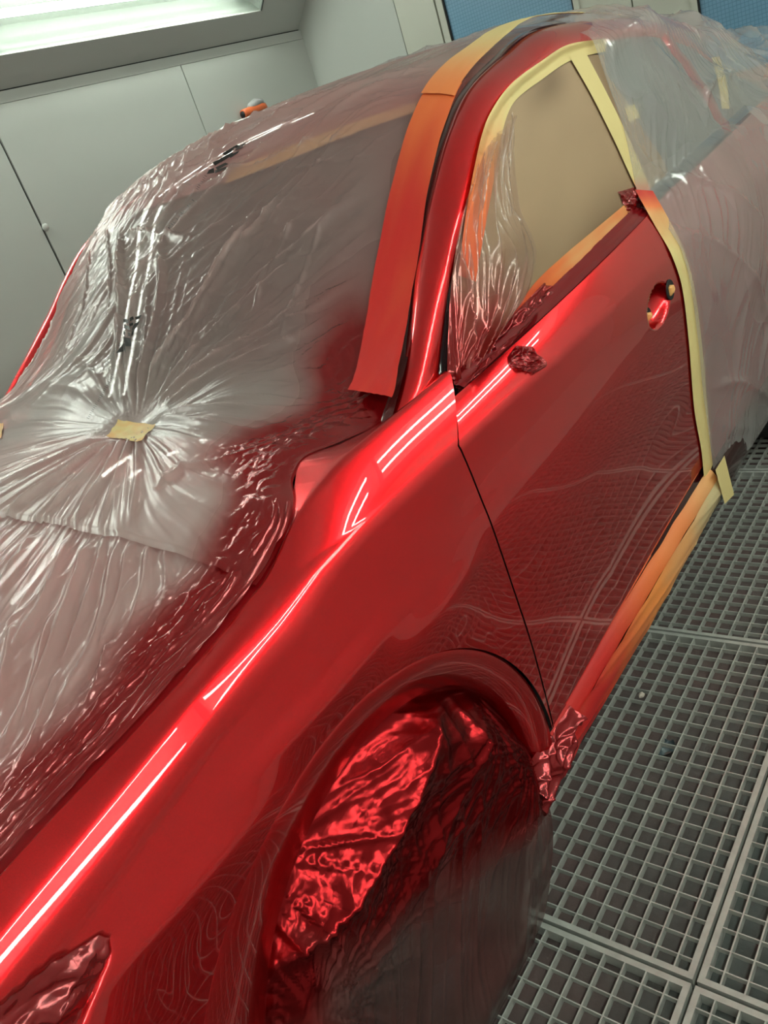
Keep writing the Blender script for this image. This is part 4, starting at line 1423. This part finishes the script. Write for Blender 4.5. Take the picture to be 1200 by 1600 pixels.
lump('tape_plug', 1047, 453, .017, .014, 'larger orange plug of tape in the rear hole of the door handle dish')
lump('tape_plug', 1012, 494, .014, .010, 'smaller orange plug of tape in the front hole of the door handle dish')

# ---- tape squares on the big film
def square(pts, label, mi=.3):
    P = lay(TOPB, [pts[0], pts[3]], [pts[1], pts[2]], 12, 14, .004)
    s_, t_ = np.meshgrid(np.linspace(0, 1, 12), np.linspace(0, 1, 14), indexing='ij')
    P[..., 2] += .003 * ridge(perlin(s_ * 2 + t_ * 3, t_ * 2, 501), 2)
    sheet('masking_tape', P, TAPE, label, 'masking tape', np.clip(mi + .2 * perlin(s_ * 3, t_ * 4, 503), 0, 1))
square([(185, 657), (244, 664), (219, 691), (167, 683)], 'square of peach tape pinning the film at the middle of the hood edge', .08)
square([(-40, 656), (6, 662), (2, 686), (-40, 684)], 'second square of tape on the film, at the far side of the hood', .2)

# ---- black print on the film
INK = simple('black_print', (.015, .015, .015), .4)
def printed(emblem, letters, label):
    root = None
    for nm, polys in (('emblem', emblem), ('lettering', letters)):
        V = []; F = []
        for pl in polys:
            hs_ = [cast(TOPB, *p) for p in pl]
            if all(hs_):
                F.append(tuple(range(len(V), len(V) + len(pl))))
                V += [tuple(h[0] - Vector(ray(*p)) * .010) for h, p in zip(hs_, pl)]
        if root is None:
            root = empty('film_print', V[0], label, 'print')
        me = bpy.data.meshes.new(nm); me.from_pydata(V, [], F); me.update()
        link(nm, me, INK, root)['kind'] = 'stuff'


def dots(x0, y0, x1, y1, n, seed):
    rd = random.Random(seed); out = []
    L = math.hypot(x1 - x0, y1 - y0); ux, uy = (x1 - x0) / L, (y1 - y0) / L
    for k in range(n):
        if rd.random() < .12:
            continue
        t = (k + .5) / n
        cx_, cy_ = x0 + (x1 - x0) * t + rd.uniform(-.5, .5), y0 + (y1 - y0) * t
        a, b_ = L / n * .28, rd.uniform(1.5, 2.6)
        wx, wy = -uy, ux
        out.append([(cx_ - ux * a - wx * b_, cy_ - uy * a - wy * b_), (cx_ - ux * a * .2 - wx * b_, cy_ - uy * a * .2 - wy * b_),
                    (cx_ + ux * a * .2 + wx * b_, cy_ + uy * a * .2 + wy * b_), (cx_ - ux * a * .6 + wx * b_, cy_ - uy * a * .6 + wy * b_)])
    return out


logo1 = [[(193, 498), (200, 499), (201, 505), (193, 504)], [(194, 507), (202, 510), (203, 516), (194, 513)], [(193, 517), (203, 520), (204, 526), (193, 523)],
         [(193, 526), (204, 529), (205, 541), (196, 541)], [(193, 528), (195, 528), (196, 552), (194, 546)], [(193, 536), (193, 549), (181, 552)],
         [(202, 497), (208, 494), (209, 499), (203, 502)], [(211, 495), (221, 492), (219, 497), (212, 500)], [(202, 506), (208, 504), (208, 508), (203, 510)],
         [(210, 506), (218, 501), (216, 507), (207, 519), (206, 514)], [(206, 519), (210, 513), (208, 523), (205, 525)]]
printed(logo1, dots(188, 536, 165, 570, 12, 3) + dots(177, 585, 137, 655, 26, 4), 'black printed emblem and small lettering on the film above the peach tape square')
logo2 = [[(347, 240), (370, 226), (376, 228), (352, 243)], [(371, 229), (386, 222), (378, 231), (366, 236)], [(340, 250), (362, 238), (366, 241), (345, 254)],
         [(358, 243), (374, 235), (372, 239), (360, 247)], [(332, 254), (342, 249), (344, 254), (336, 259)], [(336, 262), (352, 254), (357, 256), (340, 265)],
         [(326, 266), (334, 262), (335, 270), (323, 272)], [(336, 266), (354, 260), (353, 264), (336, 271)]]
printed(logo2, dots(322, 274, 305, 300, 9, 6) + dots(303, 312, 262, 358, 16, 7), 'second black printed emblem on the bright film near the far roof edge')

# ================================================================== SMALL THINGS
# air tool parked on the far wall
t = empty('air_tool', (4.43, 4.29, 1.88), 'small orange air tool with grey cap hanging on the far wall', 'tool')
ax = Vector((1, 0, .03)).normalized()
def tl(s, dz=0, dy=0):
    return Vector((4.43, 4.29, 1.88)) + ax * s + Vector((0, dy, dz))
MB().tube([tl(-.115), tl(-.11), tl(-.08), tl(0), tl(.07), tl(.105), tl(.118)], [.026, .031, .033, .037, .043, .034, .008], 20).build('body', simple('orange_casing', (.55, .11, .03), .4), t, True)
MB().tube([tl(-.118), tl(-.112)], [.022, .022], 16).build('nozzle', SEAM, t, True)
MB().tube([tl(-.05, .018), tl(-.02, .028), tl(.04, .038), tl(.09, .03), tl(.108, .012)], [.012, .026, .034, .03, .008], 18).build('cap', simple('grey_cap', (.28, .28, .28), .5), t, True)
MB().tube([tl(-.06, -.03), tl(-.062, -.10)], [.026, .022], 14).build('grip', simple('dark_green_grip', (.03, .05, .045), .5), t, True)
MB().box(4.34, 4.56, 4.30, 4.36, 1.825, 1.835).build('holder', SEAM, t)
# litter on the grating
h = EYE + ray(1003, 1088) * (-EYE[2] / ray(1003, 1088)[2])
bm = bmesh.new(); bmesh.ops.create_icosphere(bm, subdivisions=2, radius=1)
for v in bm.verts:
    v.co = Vector((v.co.x * .010 * (1 + .3 * math.sin(5 * v.co.y)), v.co.y * .008, v.co.z * .006)) + Vector((h[0], h[1], .005))
me = bpy.data.meshes.new('chip'); bm.to_mesh(me); bm.free()
tag(link('paint_chip', me, simple('pale_chip', (.6, .52, .45), .6)), 'tiny pale chip lying on the floor grating', 'chip')
h = EYE + ray(1042, 1172) * ((-.026 - EYE[2]) / ray(1042, 1172)[2])
P = np.array([[(h[0] + .03 * u * (1 - .3 * v_ * v_), h[1] + .022 * v_ * (1 - .4 * u * u), -.029 + .010 * u * u + .008 * v_ * v_ + .004 * math.sin(4 * u + 3 * v_)) for u in np.linspace(-1, 1, 12)] for v_ in np.linspace(-1, 1, 10)])
tag(link('foil_scrap', grid(P), simple('blue_grey_foil', (.07, .10, .115), .35)), 'blue grey scrap lying under the bars of the grating', 'scrap')
